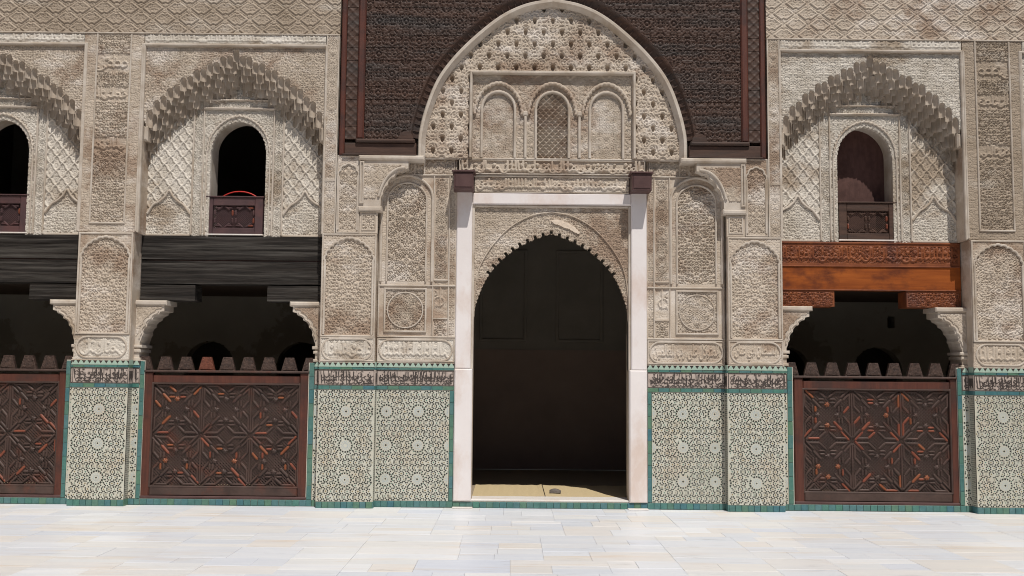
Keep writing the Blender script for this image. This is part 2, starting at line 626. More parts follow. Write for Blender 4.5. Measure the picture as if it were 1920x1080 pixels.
def tulip_pat(px=0.226, pz=0.30, cx=0.0, cz=4.24):
    v = vine('a', 0.10, cx, cz)

    def f(x, z):
        h = 0.72 * v(x, z) + 0.1
        pits = np.zeros(x.shape)
        for ox, oz in ((0, 0.12), (0.5, 0.62)):
            dx = (np.mod((x - cx) / px + ox, 1.0) - 0.5) * px
            dz = (np.mod((z - cz) / pz + oz, 1.0) - 0.5) * pz
            r = np.hypot(dx, dz - 0.02)
            shell = (1 - sstep(0.006, 0.013, np.abs(r - 0.062))) * 0.85 * (dz > 0.0)
            h = np.maximum(h, shell)
            ez = dz + 0.018
            e = np.hypot(dx / (0.025 + 0.15 * np.clip(ez, -0.05, 0.04)), ez / 0.043)
            pits = np.maximum(pits, 1 - sstep(0.75, 1.1, e))
        return h * (1 - pits) - 2.6 * pits
    return f


def lattice_pat(p=0.062, cx=0.0, cz=0.0):
    def f(x, z):
        a, b = (x - cx + z - cz) / p, (x - cx - z + cz) / p
        r = np.maximum(rib(a, 0.11), rib(b, 0.11))
        c = 1 - sstep(0.1, 0.2, np.hypot(a - np.floor(a + 0.5) - 0.0, b - np.floor(b + 0.5)))
        return np.maximum(r, 0) - 1.2 * (1 - r) + 0.1 * c
    return f


def scroll_pat(pz=0.30, k=0):
    """rows of paired scrolls with a boss in the middle of each pair"""
    p = 0.165

    def f(x, z):
        u = x + (k % 2) * p
        h = tiled(SCROLL[k % 3], u, z, p, pz / 2)
        dx = (np.mod(u / (2 * p), 1.0) - 0.5) * 2 * p
        dz = (np.mod(z / pz, 1.0) - 0.5) * pz
        r = np.hypot(dx, dz)
        ring = 1 - sstep(0.006, 0.012, np.abs(r - 0.046))
        bud = 1 - sstep(0.014, 0.021, r)
        return np.where(r < 0.058, np.maximum(ring, bud), h)
    return f


def script_field(x0, x1, z0, z1, seed, dense=1.0, w=0.0075):
    """illegible flowing inscription: tall uprights, bowls, loops and a baseline"""
    rg = np.random.default_rng(seed)
    H = z1 - z0
    P, Rr = [], []

    def put(p, r):
        P.append(p)
        Rr.append(np.full(len(p), r) if np.isscalar(r) else r)
    t = np.linspace(0, 1, 16)
    x = x0 + 0.02
    base = z0 + 0.30 * H
    put(np.c_[np.full(16, (x0 + x1) / 2), base + (z1 - 0.1 * H - base) * t], w)
    while x < x1 - 0.02:
        k = rg.random()
        if k < 0.5:
            n = rg.integers(1, 3)
            for q in range(n):
                xx = x + q * 0.034
                if xx > x1 - 0.012:
                    break
                lean = rg.uniform(-0.06, 0.06) * H
                put(np.c_[xx + lean * t, base + (z1 - 0.08 * H - base) * t], w * (0.85 + 0.5 * t))
            x += n * 0.034
        elif k < 0.8:
            r = rg.uniform(0.17, 0.26) * H
            a = np.linspace(math.pi, 2 * math.pi + rg.uniform(0, 1.2), 18)
            put(np.c_[x + r + r * np.cos(a), base + r * 0.9 * np.sin(a) + 0.02 * H], w * (0.7 + 0.5 * np.sin((a - math.pi) / 1.3)))
            x += 2 * r * 0.8
        else:
            r = rg.uniform(0.10, 0.15) * H
            a = np.linspace(0, 2 * math.pi, 18)
            put(np.c_[x + r + r * np.cos(a), base + r + r * np.sin(a)], w * 0.8)
            x += 2 * r
        L = rg.uniform(0.03, 0.06)
        put(np.c_[x - 0.02 + (L + 0.01) * t, base + 0.05 * H * np.sin(t * 6 + rg.uniform(0, 6))], w * 0.85)
        if rg.random() < 0.7:
            q = np.array([[x, base + rg.uniform(0.3, 0.5) * H]])
            put(q, w * 1.2)
        if rg.random() < 0.5:
            s = spiral(x, base + 0.38 * H, 0.10 * H, 0.03 * H, 1.1, rg.uniform(0, 6), 16)
            put(s, w * 0.6)
        x += L * 0.75 / dense
    return np.concatenate(P), np.concatenate(Rr)


def script_pat(x0, x1, z0, z1, seed, dense=1.0, w=0.0075, bgk='b', bgp=0.06, bgl=0.35):
    P, Rr = script_field(x0, x1, z0, z1, seed, dense, w)
    v = vine(bgk, bgp)

    def f(x, z):
        d = stroke_field(x, z, P, Rr)
        return np.maximum(1 - sstep(-0.001, 0.007, d), bgl * v(x, z))
    return f


# Arabic letters: isolated, final, initial, medial presentation forms
FORMS = {'ا': (0xFE8D, 0xFE8E, 0, 0), 'ب': (0xFE8F, 0xFE90, 0xFE91, 0xFE92), 'ل': (0xFEDD, 0xFEDE, 0xFEDF, 0xFEE0),
         'س': (0xFEB1, 0xFEB2, 0xFEB3, 0xFEB4), 'ط': (0xFEC1, 0xFEC2, 0xFEC3, 0xFEC4), 'ن': (0xFEE5, 0xFEE6, 0xFEE7, 0xFEE8),
         'ي': (0xFEF1, 0xFEF2, 0xFEF3, 0xFEF4), 'ع': (0xFEC9, 0xFECA, 0xFECB, 0xFECC), 'م': (0xFEE1, 0xFEE2, 0xFEE3, 0xFEE4),
         'ت': (0xFE95, 0xFE96, 0xFE97, 0xFE98), 'و': (0xFEED, 0xFEEE, 0, 0), 'ك': (0xFED9, 0xFEDA, 0xFEDB, 0xFEDC),
         'ى': (0xFEEF, 0xFEF0, 0, 0), 'ر': (0xFEAD, 0xFEAE, 0, 0)}


def shape_text(s):
    out, prev = [], False
    for i, c in enumerate(s):
        if c == ' ':
            out.append(c)
            prev = False
            continue
        f = FORMS[c]
        nxt = i + 1 < len(s) and s[i + 1] != ' ' and f[2] != 0
        out.append(chr(f[(3 if nxt else 1) if prev else (2 if nxt else 0)]))
        prev = f[2] != 0
    return ''.join(reversed(out))


def text_raster(s, N=340):
    """the shaped words as a height raster (columns by rows) taken from the built-in font's outline"""
    c = bpy.data.curves.new('words', 'FONT')
    c.body = shape_text(s)
    c.resolution_u = 4
    o = bpy.data.objects.new('words', c)
    COL.objects.link(o)
    dg = bpy.context.evaluated_depsgraph_get()
    me = bpy.data.meshes.new_from_object(o.evaluated_get(dg))
    me.calc_loop_triangles()
    V = np.array([v.co[:2] for v in me.vertices])
    T = np.array([t.vertices[:] for t in me.loop_triangles])
    bpy.data.objects.remove(o)
    bpy.data.curves.remove(c)
    bpy.data.meshes.remove(me)
    lo, hi = V.min(0), V.max(0)
    M = int(N * 0.36)
    Q = (V - lo) / (hi - lo) * np.array((N - 1, M - 1))
    A = np.zeros((N, M))
    for a, b, d in Q[T]:
        x0, z0 = np.floor(np.minimum(np.minimum(a, b), d)).astype(int)
        x1, z1 = np.ceil(np.maximum(np.maximum(a, b), d)).astype(int)
        gx, gz = np.meshgrid(np.arange(max(x0, 0), min(x1, N - 1) + 1), np.arange(max(z0, 0), min(z1, M - 1) + 1), indexing='ij')
        den = (b[1] - d[1]) * (a[0] - d[0]) + (d[0] - b[0]) * (a[1] - d[1])
        if abs(den) < 1e-9:
            continue
        l1 = ((b[1] - d[1]) * (gx - d[0]) + (d[0] - b[0]) * (gz - d[1])) / den
        l2 = ((d[1] - a[1]) * (gx - d[0]) + (a[0] - d[0]) * (gz - d[1])) / den
        A[gx[(l1 > -0.05) & (l2 > -0.05) & (l1 + l2 < 1.05)], gz[(l1 > -0.05) & (l2 > -0.05) & (l1 + l2 < 1.05)]] = 1
    return A


def words_pat(s, x0, x1, z0, z1, bgl=0.3):
    A = text_raster(s)
    A = np.maximum(A, np.maximum(np.roll(A, 1, 0), np.roll(A, -1, 0)))
    N, M = A.shape
    v = vine('c', 0.05)

    def f(x, z):
        u = (x - x0) / (x1 - x0) * (N - 1)
        w = (z - z0) / (z1 - z0) * (M - 1)
        ok = (u >= 0) & (u <= N - 1) & (w >= 0) & (w <= M - 1)
        i, j = np.clip(u.astype(int), 0, N - 2), np.clip(w.astype(int), 0, M - 2)
        a, b = np.clip(u - i, 0, 1), np.clip(w - j, 0, 1)
        t = A[i, j] * (1 - a) * (1 - b) + A[i + 1, j] * a * (1 - b) + A[i, j + 1] * (1 - a) * b + A[i + 1, j + 1] * a * b
        return np.maximum(t * ok, bgl * v(x, z))
    return f


def regions(default, *regs):
    """regs: (sdf, pattern, base, gain); later ones override"""
    dp, db, dg_ = default

    def f(x, z):
        h = db + dg_ * dp(x, z)
        for sd, pat, base, gain in regs:
            d = sd(x, z)
            m = d < 0
            if m.any():
                hh = np.full(x.shape, base)
                if pat is not None:
                    hh[m] = base + gain * pat(x[m], z[m])
                h = np.where(m, hh, h)
        return h
    return f


RES = 0.0070


def relief(name, parent, box, sdf, yf, yb, hfun, depth, mat, s=1, ox=0.0, res=None, kind=None):
    """a carved slab: front surface at yf minus depth*hfun, outline where sdf = 0, edges going back to yb"""
    res = res or RES
    x0, x1, z0, z1 = box
    nx, nz = max(2, int(round((x1 - x0) / res))), max(2, int(round((z1 - z0) / res)))
    gx, gz = np.linspace(x0, x1, nx + 1), np.linspace(z0, z1, nz + 1)
    X, Z = np.meshgrid(gx, gz, indexing='ij')
    if sdf is None:
        keep = np.ones((nx, nz), bool)
    else:
        cx, cz = np.meshgrid((gx[1:] + gx[:-1]) / 2, (gz[1:] + gz[:-1]) / 2, indexing='ij')
        keep = sdf(cx, cz) < 0
        F = sdf(X, Z)
        e = res * 0.25
        gX = (sdf(X + e, Z) - sdf(X - e, Z)) / (2 * e)
        gZ = (sdf(X, Z + e) - sdf(X, Z - e)) / (2 * e)
        near = F > -0.45 * res
        n2 = np.maximum(gX ** 2 + gZ ** 2, 0.25)
        mv = np.clip(F, -res, res)
        X = np.where(near, X - mv * gX / n2, X)
        Z = np.where(near, Z - mv * gZ / n2, Z)
    Y = yf - depth * ((1.6 if mat.startswith('wood') else 1.1) if depth < 0.02 and res < 0.0105 else 1.0) * hfun(X, Z)
    idx = np.arange((nx + 1) * (nz + 1)).reshape(nx + 1, nz + 1)
    k = np.nonzero(keep)
    q = np.stack([idx[k[0], k[1]], idx[k[0] + 1, k[1]], idx[k[0] + 1, k[1] + 1], idx[k[0], k[1] + 1]], 1)
    V = np.stack([X.ravel(), Y.ravel(), Z.ravel()], 1)
    # skirt
    pad = np.zeros((nx + 2, nz + 2), bool)
    pad[1:-1, 1:-1] = keep
    sk = []
    for dx, dz, a, b in ((-1, 0, (0, 1), (0, 0)), (1, 0, (1, 0), (1, 1)), (0, -1, (0, 0), (1, 0)), (0, 1, (1, 1), (0, 1))):
        nb = pad[1 + dx:nx + 1 + dx, 1 + dz:nz + 1 + dz]
        e = np.nonzero(keep & ~nb)
        if len(e[0]):
            sk.append(np.stack([idx[e[0] + a[0], e[1] + a[1]], idx[e[0] + b[0], e[1] + b[1]]], 1))
    sk = np.concatenate(sk) if sk else np.zeros((0, 2), int)
    nv = len(V)
    A, B = V[sk[:, 0]], V[sk[:, 1]]
    Ab, Bb = A.copy(), B.copy()
    Ab[:, 1] = yb
    Bb[:, 1] = yb
    m = len(sk)
    V = np.concatenate([V, A, B, Bb, Ab])
    r = np.arange(m)
    q2 = np.stack([nv + r, nv + 3 * m + r, nv + 2 * m + r, nv + m + r], 1)
    sm = np.r_[np.ones(len(q), bool), np.zeros(m, bool)]
    Fc = np.concatenate([q, q2])
    used = np.zeros(len(V), bool)
    used[Fc.ravel()] = True
    remap = np.cumsum(used) - 1
    V, Fc = V[used], remap[Fc]
    V[:, 0] = V[:, 0] * s + ox
    if s < 0:
        Fc = Fc[:, ::-1]
    return link(name, np_mesh(name, V, Fc, mat, sm), parent, kind)


flat = lambda x, z: np.zeros(x.shape)


def grain(seed, sx=1.2, sz=60):
    return lambda x, z: 0.6 * vnoise(x * sx + 5, z * sz, seed) + 0.4 * vnoise(x * sx * 5, z * sz * 2.1, seed + 1)


# ================================================================== THE SETTING
# ---- courtyard floor with marble slabs
cf = empty('courtyard_floor', (0, -3, 0))
tag(cf, 'pale marble courtyard floor of irregular white, grey and cream slabs', 'floor', kind='structure')
MB().box(-40, 40, -45, 0.5, -0.3, -0.012).build('paving_bed', 'paving_bed', cf)
frg = random.Random(21)
RECTS = []


def split(x0, x1, y0, y1):
    """irregular random-ashlar layout"""
    w, d = x1 - x0, y1 - y0
    big = w > 1.05 or d > 0.58
    if not big and (w * d < 0.16 or frg.random() < 0.45):
        RECTS.append((x0, x1, y0, y1))
        return
    if w * d < 0.10:
        RECTS.append((x0, x1, y0, y1))
        return
    k = frg.uniform(0.36, 0.64)
    if w > d * 1.55:
        split(x0, x0 + w * k, y0, y1)
        split(x0 + w * k, x1, y0, y1)
    else:
        split(x0, x1, y0, y0 + d * k)
        split(x0, x1, y0 + d * k, y1)


y = -4.7
for xa, xb, ya, yb_ in ((-6.8, 6.8, -1.9, 0.13), (-5.9, 5.9, y, -1.9)):
    split(xa, xb, ya, yb_)
nslab = len(RECTS)
for x0, x1, y0, y1 in RECTS:
    wd, dpt = x1 - x0, y1 - y0
    g, h = 0.0008, 0.0016
    q = lambda a, z: [(-wd / 2 + a, -dpt / 2 + a, z), (wd / 2 - a, -dpt / 2 + a, z), (wd / 2 - a, dpt / 2 - a, z), (-wd / 2 + a, dpt / 2 - a, z)]
    vs = q(g, -0.02) + q(g, -h) + q(g + h, 0)
    fs = [(8, 9, 10, 11)]
    for k in (0, 4):
        for i in range(4):
            jj = (i + 1) % 4
            fs.append((k + i, k + jj, k + 4 + jj, k + 4 + i))
    so = link('slab', MB().add(vs, fs).mesh('slab', 'marble'), cf, loc=((x0 + x1) / 2, (y0 + y1) / 2, frg.uniform(-0.0012, 0.0012)))
    so.rotation_euler = (frg.uniform(-0.0015, 0.0015), frg.uniform(-0.0015, 0.0015), 0)
# plain slabs continue as one sheet nearer the camera, past what the photograph shows
b = MB()
b.add([(-40, -45, -0.004), (40, -45, -0.004), (40, y, -0.004), (-40, y, -0.004)], [(0, 1, 2, 3)])
b.build('paving_sheet', 'marble', cf)
for xa, xb, ya, yb_ in ((-40, -6.8, -1.9, 0.13), (6.8, 40, -1.9, 0.13), (-40, -5.9, y, -1.9), (5.9, 40, y, -1.9)):
    MB().add([(xa, ya, -0.004), (xb, ya, -0.004), (xb, yb_, -0.004), (xa, yb_, -0.004)], [(0, 1, 2, 3)]).build('paving_sheet', 'marble', cf)


def shell(name, x0, x1, y0, y1, z0, z1, mat, parent=None, faces='lrbtf'):
    """inside faces of a room: left right back top floor"""
    b = MB()
    v = [(x0, y0, z0), (x1, y0, z0), (x1, y1, z0), (x0, y1, z0), (x0, y0, z1), (x1, y0, z1), (x1, y1, z1), (x0, y1, z1)]
    Fs = {'l': (0, 3, 7, 4), 'r': (1, 5, 6, 2), 'b': (3, 2, 6, 7), 't': (4, 7, 6, 5), 'f': (0, 1, 2, 3)}
    b.add(v, [Fs[c] for c in faces])
    return b.build(name, mat, parent)


# ---- dark rooms behind the facade
FL = 0.085
for s in (-1, 1):
    x0, x1 = sorted((s * 2.35, s * 8.3))
    # back wall with arched doorways, real recesses behind
    def doors(x, z, s=s):
        d = np.full(x.shape, 9.0)
        for c in (3.62, 5.0, 6.4):
            hw = 0.37
            dd = np.maximum(np.abs(np.abs(x) - c) - hw, z - 1.68)
            dd = np.minimum(dd, np.hypot(np.abs(x) - c, z - 1.68) - hw)
            d = np.minimum(d, dd)
        if s > 0:
            d = np.minimum(d, s_rect(5.16, 5.27, 2.34, 2.52)(x, z))
        return -d
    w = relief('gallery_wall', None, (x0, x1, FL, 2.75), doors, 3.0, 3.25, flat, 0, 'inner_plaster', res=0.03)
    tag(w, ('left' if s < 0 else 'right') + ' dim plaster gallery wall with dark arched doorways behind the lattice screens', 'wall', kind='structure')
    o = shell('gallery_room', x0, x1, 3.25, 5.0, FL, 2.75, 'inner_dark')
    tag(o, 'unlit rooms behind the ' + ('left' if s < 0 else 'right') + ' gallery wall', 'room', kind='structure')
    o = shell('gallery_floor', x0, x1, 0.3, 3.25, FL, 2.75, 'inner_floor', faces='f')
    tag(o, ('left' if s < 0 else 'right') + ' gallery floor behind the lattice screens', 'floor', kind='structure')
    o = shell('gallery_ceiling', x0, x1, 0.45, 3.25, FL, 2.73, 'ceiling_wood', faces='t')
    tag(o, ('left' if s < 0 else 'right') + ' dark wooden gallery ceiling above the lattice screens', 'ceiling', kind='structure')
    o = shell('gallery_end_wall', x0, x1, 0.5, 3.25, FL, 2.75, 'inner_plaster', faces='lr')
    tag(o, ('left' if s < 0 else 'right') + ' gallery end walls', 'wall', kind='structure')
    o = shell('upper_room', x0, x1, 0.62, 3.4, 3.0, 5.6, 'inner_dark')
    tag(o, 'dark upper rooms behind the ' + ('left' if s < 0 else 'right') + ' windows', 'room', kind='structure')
# hall behind the doorway
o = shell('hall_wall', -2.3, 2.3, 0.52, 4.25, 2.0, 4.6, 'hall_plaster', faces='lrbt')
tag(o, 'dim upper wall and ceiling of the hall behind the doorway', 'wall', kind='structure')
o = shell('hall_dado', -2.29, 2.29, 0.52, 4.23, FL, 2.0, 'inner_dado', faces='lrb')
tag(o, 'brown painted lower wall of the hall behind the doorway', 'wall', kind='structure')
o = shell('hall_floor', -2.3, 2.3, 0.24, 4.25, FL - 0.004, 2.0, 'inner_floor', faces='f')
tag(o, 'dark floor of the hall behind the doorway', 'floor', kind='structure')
for xx in (-0.62, 0.62):
    MB().sweep(rect_path(xx - 0.36, xx + 0.36, 2.15, 3.6), mould(0.05, 4.22, 4.26), closed=True).build('wall_panel', 'hall_plaster', bpy.data.objects['hall_wall'])

# ---- the other three sides of the court
for nm, bxs in (('left', (-9.0, -8.4, -16.0, 0.2)), ('right', (8.4, 9.0, -16.0, 0.2)), ('rear', (-9.0, 9.0, -16.6, -16.0))):
    o = MB().box(*bxs, 0, 7.2).build('courtyard_wall', 'stucco')
    tag(o, 'plain plaster wall closing the ' + nm + ' side of the courtyard', 'wall', kind='structure')

# ---- masonry cores (hold everything up, keep light out)
b = MB()
b.box(-2.62, 2.62, 0.20, 0.62, 4.24, 7.2)
b.box(-2.8, -1.02, 0.24, 0.52, 0, 4.24)
b.box(1.02, 2.8, 0.24, 0.52, 0, 4.24)
b.box(-1.02, 1.02, 0.26, 0.52, 3.62, 4.24)
core = b.build('masonry_core', 'stucco')
tag(core, 'plain masonry core of the facade behind the carved plaster', 'wall', kind='structure')
for s in (-1, 1):
    b = MB(s)
    b.box(2.63, 8.3, 0.06, 0.62, 5.64, 7.2)
    b.box(5.08, 5.73, 0.05, 0.62, 0, 5.64)
    b.box(2.63, 2.79, 0.05, 0.62, 4.24, 5.64)
    o = b.build('wall_core', 'stucco')
    tag(o, 'plain masonry behind the ' + ('left' if s < 0 else 'right') + ' upper facade', 'wall', kind='structure')
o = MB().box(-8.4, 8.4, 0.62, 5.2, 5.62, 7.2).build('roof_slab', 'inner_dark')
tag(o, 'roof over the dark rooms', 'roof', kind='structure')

# ================================================================== TILE WORK
GREEN = {}


def green_tile(parent, x0, x1, z0, z1, y, s=1):
    """one glazed green tile, a piece of its own"""
    w, h = round(x1 - x0, 3), round(z1 - z0, 3)
    if (w, h) not in GREEN:
        GREEN[(w, h)] = MB().cbox(-w / 2 + 0.0016, w / 2 - 0.0016, 0, 0.012, -h / 2 + 0.0016, h / 2 - 0.0016, 0.003).mesh('tile', 'green_tile')
    o = link('tile', GREEN[(w, h)], parent, loc=(s * (x0 + x1) / 2, y + random.uniform(-0.0012, 0.0012), (z0 + z1) / 2))
    o.rotation_euler = (random.uniform(-0.02, 0.02), 0, random.uniform(-0.02, 0.02))
    return o


def tile_row(parent, x0, x1, z0, z1, y, s=1, w=0.078):
    n = max(1, round((x1 - x0) / w))
    for i in range(n):
        green_tile(parent, x0 + (x1 - x0) * i / n, x0 + (x1 - x0) * (i + 1) / n, z0, z1, y, s)


def tile_col(parent, x0, x1, z0, z1, y, s=1, h=0.15):
    n = max(1, round((z1 - z0) / h))
    for i in range(n):
        green_tile(parent, x0, x1, z0 + (z1 - z0) * i / n, z0 + (z1 - z0) * (i + 1) / n, y, s)


def saw_mesh():
    b = MB()
    w = 0.0335
    b.prism([(-w, -0.026), (w, -0.026), (w, -0.016), (0.008, 0.026), (-0.008, 0.026), (-w, -0.016)], 0, 0.012)
    return b.mesh('sawtooth_tile', 'mint_tile')


SAW = saw_mesh()


def saw_row(parent, x0, x1, y, s=1):
    MB(s).box(x0, x1, y + 0.010, y + 0.03, 1.672, 1.722).build('dark_backing', 'insc_black', parent)
    n = max(1, round((x1 - x0) / 0.067))
    for i in range(n):
        link('sawtooth_tile', SAW, parent, loc=(s * (x0 + (x1 - x0) * (i + 0.5) / n), y, 1.699))


def zellige_cell():
    """one repeat of the star pattern: lists of (x, z, size, angle, colour)"""
    PX, PZ = 0.385, 0.404
    out = []

    def put(x, z, r, a, c, gap=0.0135):
        x = (x + PX / 2) % PX - PX / 2
        z = (z + PZ / 2) % PZ - PZ / 2
        for q in out:
            dx, dz = abs(x - q[0]), abs(z - q[1])
            dx, dz = min(dx, PX - dx), min(dz, PZ - dz)
            if math.hypot(dx, dz) < gap:
                return
        out.append((x, z, r, a, c))
    put(0, 0, 0.0125, 0, 'black')
    for k in range(12):
        a = k * math.pi / 6
        put(0.030 * math.cos(a), 0.030 * math.sin(a), 0.0085, a, 'blue', 0.009)
    for k in range(12):
        a = (k + 0.5) * math.pi / 6
        put(0.050 * math.cos(a), 0.050 * math.sin(a), 0.0085, a, 'blue', 0.009)
    for k in range(16):
        a = k * math.pi / 8
        put(0.078 * math.cos(a), 0.078 * math.sin(a), 0.0135, a + math.pi / 4, 'black')
    for k in range(16):
        a = (k + 0.5) * math.pi / 8
        put(0.092 * math.cos(a), 0.092 * math.sin(a), 0.007, a, 'green', 0.009)
        put(0.110 * math.cos(a), 0.110 * math.sin(a), 0.0115, a, 'black')
    for j in range(6):
        for i in range(6):
            c = (-PX / 2 + PX * (i + 0.5 * (j % 2)) / 6, -PZ / 2 + PZ * j / 6)
            if math.hypot(*c) < 0.12 or (abs(c[0]) < 1e-6 and abs(c[1]) < 1e-6):
                continue
            put(c[0], c[1], 0.009, 0, 'brown' if (i + j) % 3 else 'green', 0.021)
            for k in range(8):
                a = (k + 0.5) * math.pi / 4
                put(c[0] + 0.0275 * math.cos(a), c[1] + 0.0275 * math.sin(a), 0.0104, a, 'black', 0.0195)
    for i in range(15):
        for j in range(16):
            put(-PX / 2 + PX * (i + 0.5 * (j % 2)) / 15, -PZ / 2 + PZ * j / 16, 0.0090, 0, 'brown' if (i * 7 + j * 3) % 4 == 0 else 'black', 0.0225)
    return PX, PZ, out


ZPX, ZPZ, ZCELL = zellige_cell()


def zellige(parent, x0, x1, z0, z1, y, s=1, cx=None, side=False):
    """mosaic panel; with side=True it lies in the YZ plane, x0..x1 being depths and y the x of the face"""
    b = MB(1 if side else s)
    if side:
        b.box(min(y, y + 0.01), max(y, y + 0.01), x0, x1, z0, z1)
    else:
        b.box(x0, x1, y, y + 0.02, z0, z1)
    panel = b.build('mosaic_panel', 'zellige_field', parent)
    cx = (x0 + x1) / 2 if cx is None else cx
    cz = (z0 + z1) / 2
    B = {'black': MB(s), 'blue': MB(s), 'brown': MB(s), 'green': MB(s)}
    ni, nj = int((x1 - x0) / ZPX) + 3, int((z1 - z0) / ZPZ) + 3
    rg = random.Random(int(abs(x0) * 1000) + (5 if s > 0 else 9))
    for i in range(-ni, ni + 1):
        for j in range(-nj, nj + 1):
            for (px, pz, r, a, c) in ZCELL:
                X, Z = cx + i * ZPX + px, cz + j * ZPZ + pz
                if X < x0 + r or X > x1 - r or Z < z0 + r or Z > z1 - r:
                    continue
                if c == 'black' and rg.random() < 0.04:
                    continue
                r2 = r * rg.uniform(0.85, 1.12)
                X += rg.uniform(-0.0012, 0.0012)
                Z += rg.uniform(-0.0012, 0.0012)
                v = [(X + r2 * math.cos(a + k * math.pi / 2), Z + r2 * math.sin(a + k * math.pi / 2)) for k in range(4)]
                if side:
                    B[c].add([(y - 0.0016 * 1, p, q) for p, q in v], [(0, 1, 2, 3)]) if s > 0 else B[c].add([(y - 0.0016, p, q) for p, q in v], [(3, 2, 1, 0)])
                else:
                    B[c].add([(p, y - 0.0016, q) for p, q in v], [(0, 1, 2, 3)])
    for c, bb in B.items():
        if bb.f:
            if side:
                bb.v = [(abs(px_) * (1 if y > 0 else -1), py_, pz_) for px_, py_, pz_ in bb.v]
            bb.build({'black': 'dark_mosaic_chips', 'blue': 'blue_mosaic_chips', 'brown': 'brown_mosaic_chips', 'green': 'green_mosaic_chips'}[c], 'chip_' + c, panel, kind='stuff')
    return panel


def tiled_return(parent, X, nx, y0, y1):
    """tiled side of a projecting pier in the YZ plane at X, facing the nx direction"""
    def bx(z0, z1, out, mat, name):
        xa, xb = sorted((X + nx * out, X - nx * 0.01))
        MB().box(xa, xb, y0, y1, z0, z1).build(name, mat, parent)
    bx(0.0, 0.076, 0.004, 'green_tile', 'side_tile')
    bx(0.078, 1.40, 0.0, 'zellige_field', 'side_mosaic')
    bx(1.402, 1.449, 0.005, 'green_tile', 'side_tile')
    bx(1.451, 1.637, 0.003, 'insc_field', 'side_band')
    bx(1.641, 1.669, 0.006, 'green_tile', 'side_tile')
    bx(1.671, 1.735, 0.002, 'mint_tile', 'side_tile')
    b = MB()
    rg = random.Random(int(X * 100))
    x = X + nx * 0.0016
    for j in range(52):
        for i in range(5):
            yy, zz = y0 + 0.016 + 0.026 * (i + 0.5 * (j % 2)), 0.09 + j * 0.0253
            if yy > y1 - 0.012:
                continue
            r = rg.uniform(0.008, 0.0115)
            b.add([(x, yy - r, zz), (x, yy, zz - r), (x, yy + r, zz), (x, yy, zz + r)], [(0, 1, 2, 3)])
    b.build('dark_mosaic_chips', 'chip_black', parent, kind='stuff')
    b = MB()
    for k in range(7):
        yy = y0 + 0.012 + k * 0.019
        if yy < y1 - 0.01:
            xa, xb = sorted((X + nx * 0.007, X))
            b.box(xa, xb, yy, yy + 0.008, 1.47 + 0.02 * (k % 3), 1.60)
    b.build('lettering', 'insc_black', parent)


def insc_band(parent, x0, x1, y, seed, s=1):
    """glazed inscription: pale ground, black raised script"""
    a, c = (x0, x1) if s > 0 else (-x1, -x0)
    p = MB().cbox(a, c, y, y + 0.03, 1.452, 1.637, 0.004).build('inscription_band', 'insc_field', parent)
    P, Rr = script_field(a + 0.01, c - 0.01, 1.462, 1.627, seed, 1.9, 0.0048)
    P2, R2 = script_field(a + 0.02, c - 0.015, 1.43, 1.585, seed + 77, 1.8, 0.0045)
    P3, R3 = script_field(a + 0.01, c - 0.015, 1.50, 1.68, seed + 99, 1.8, 0.0042)
    P, Rr = np.concatenate([P, P2, P3]), np.concatenate([Rr, R2, R3])
    keep = (P[:, 0] > a + 0.014) & (P[:, 0] < c - 0.014) & (P[:, 1] > 1.464) & (P[:, 1] < 1.626)
    P, Rr = P[keep], Rr[keep]
    relief('lettering', p, (a + 0.004, c - 0.004, 1.456, 1.633), lambda x, z: stroke_field(x, z, P, Rr), y - 0.005, y + 0.004, flat, 0, 'insc_black', res=0.005)
    MB().sweep(rect_path(a + 0.006, c - 0.006, 1.458, 1.631), mould(0.006, y - 0.004, y + 0.01, 0.002), closed=True).build('border_line', 'insc_black', p)
    return p


# ================================================================== PIERS BESIDE THE DOORWAY
def lobed_panel_path(cx, hw, zs, za, zb):
    a = arch_path(hw, zs, za, 0.25, 24, cx)
    return [(cx + hw, zb)] + lobed(a, 0.075, 0.016, 6, -1) + [(cx - hw, zb)]


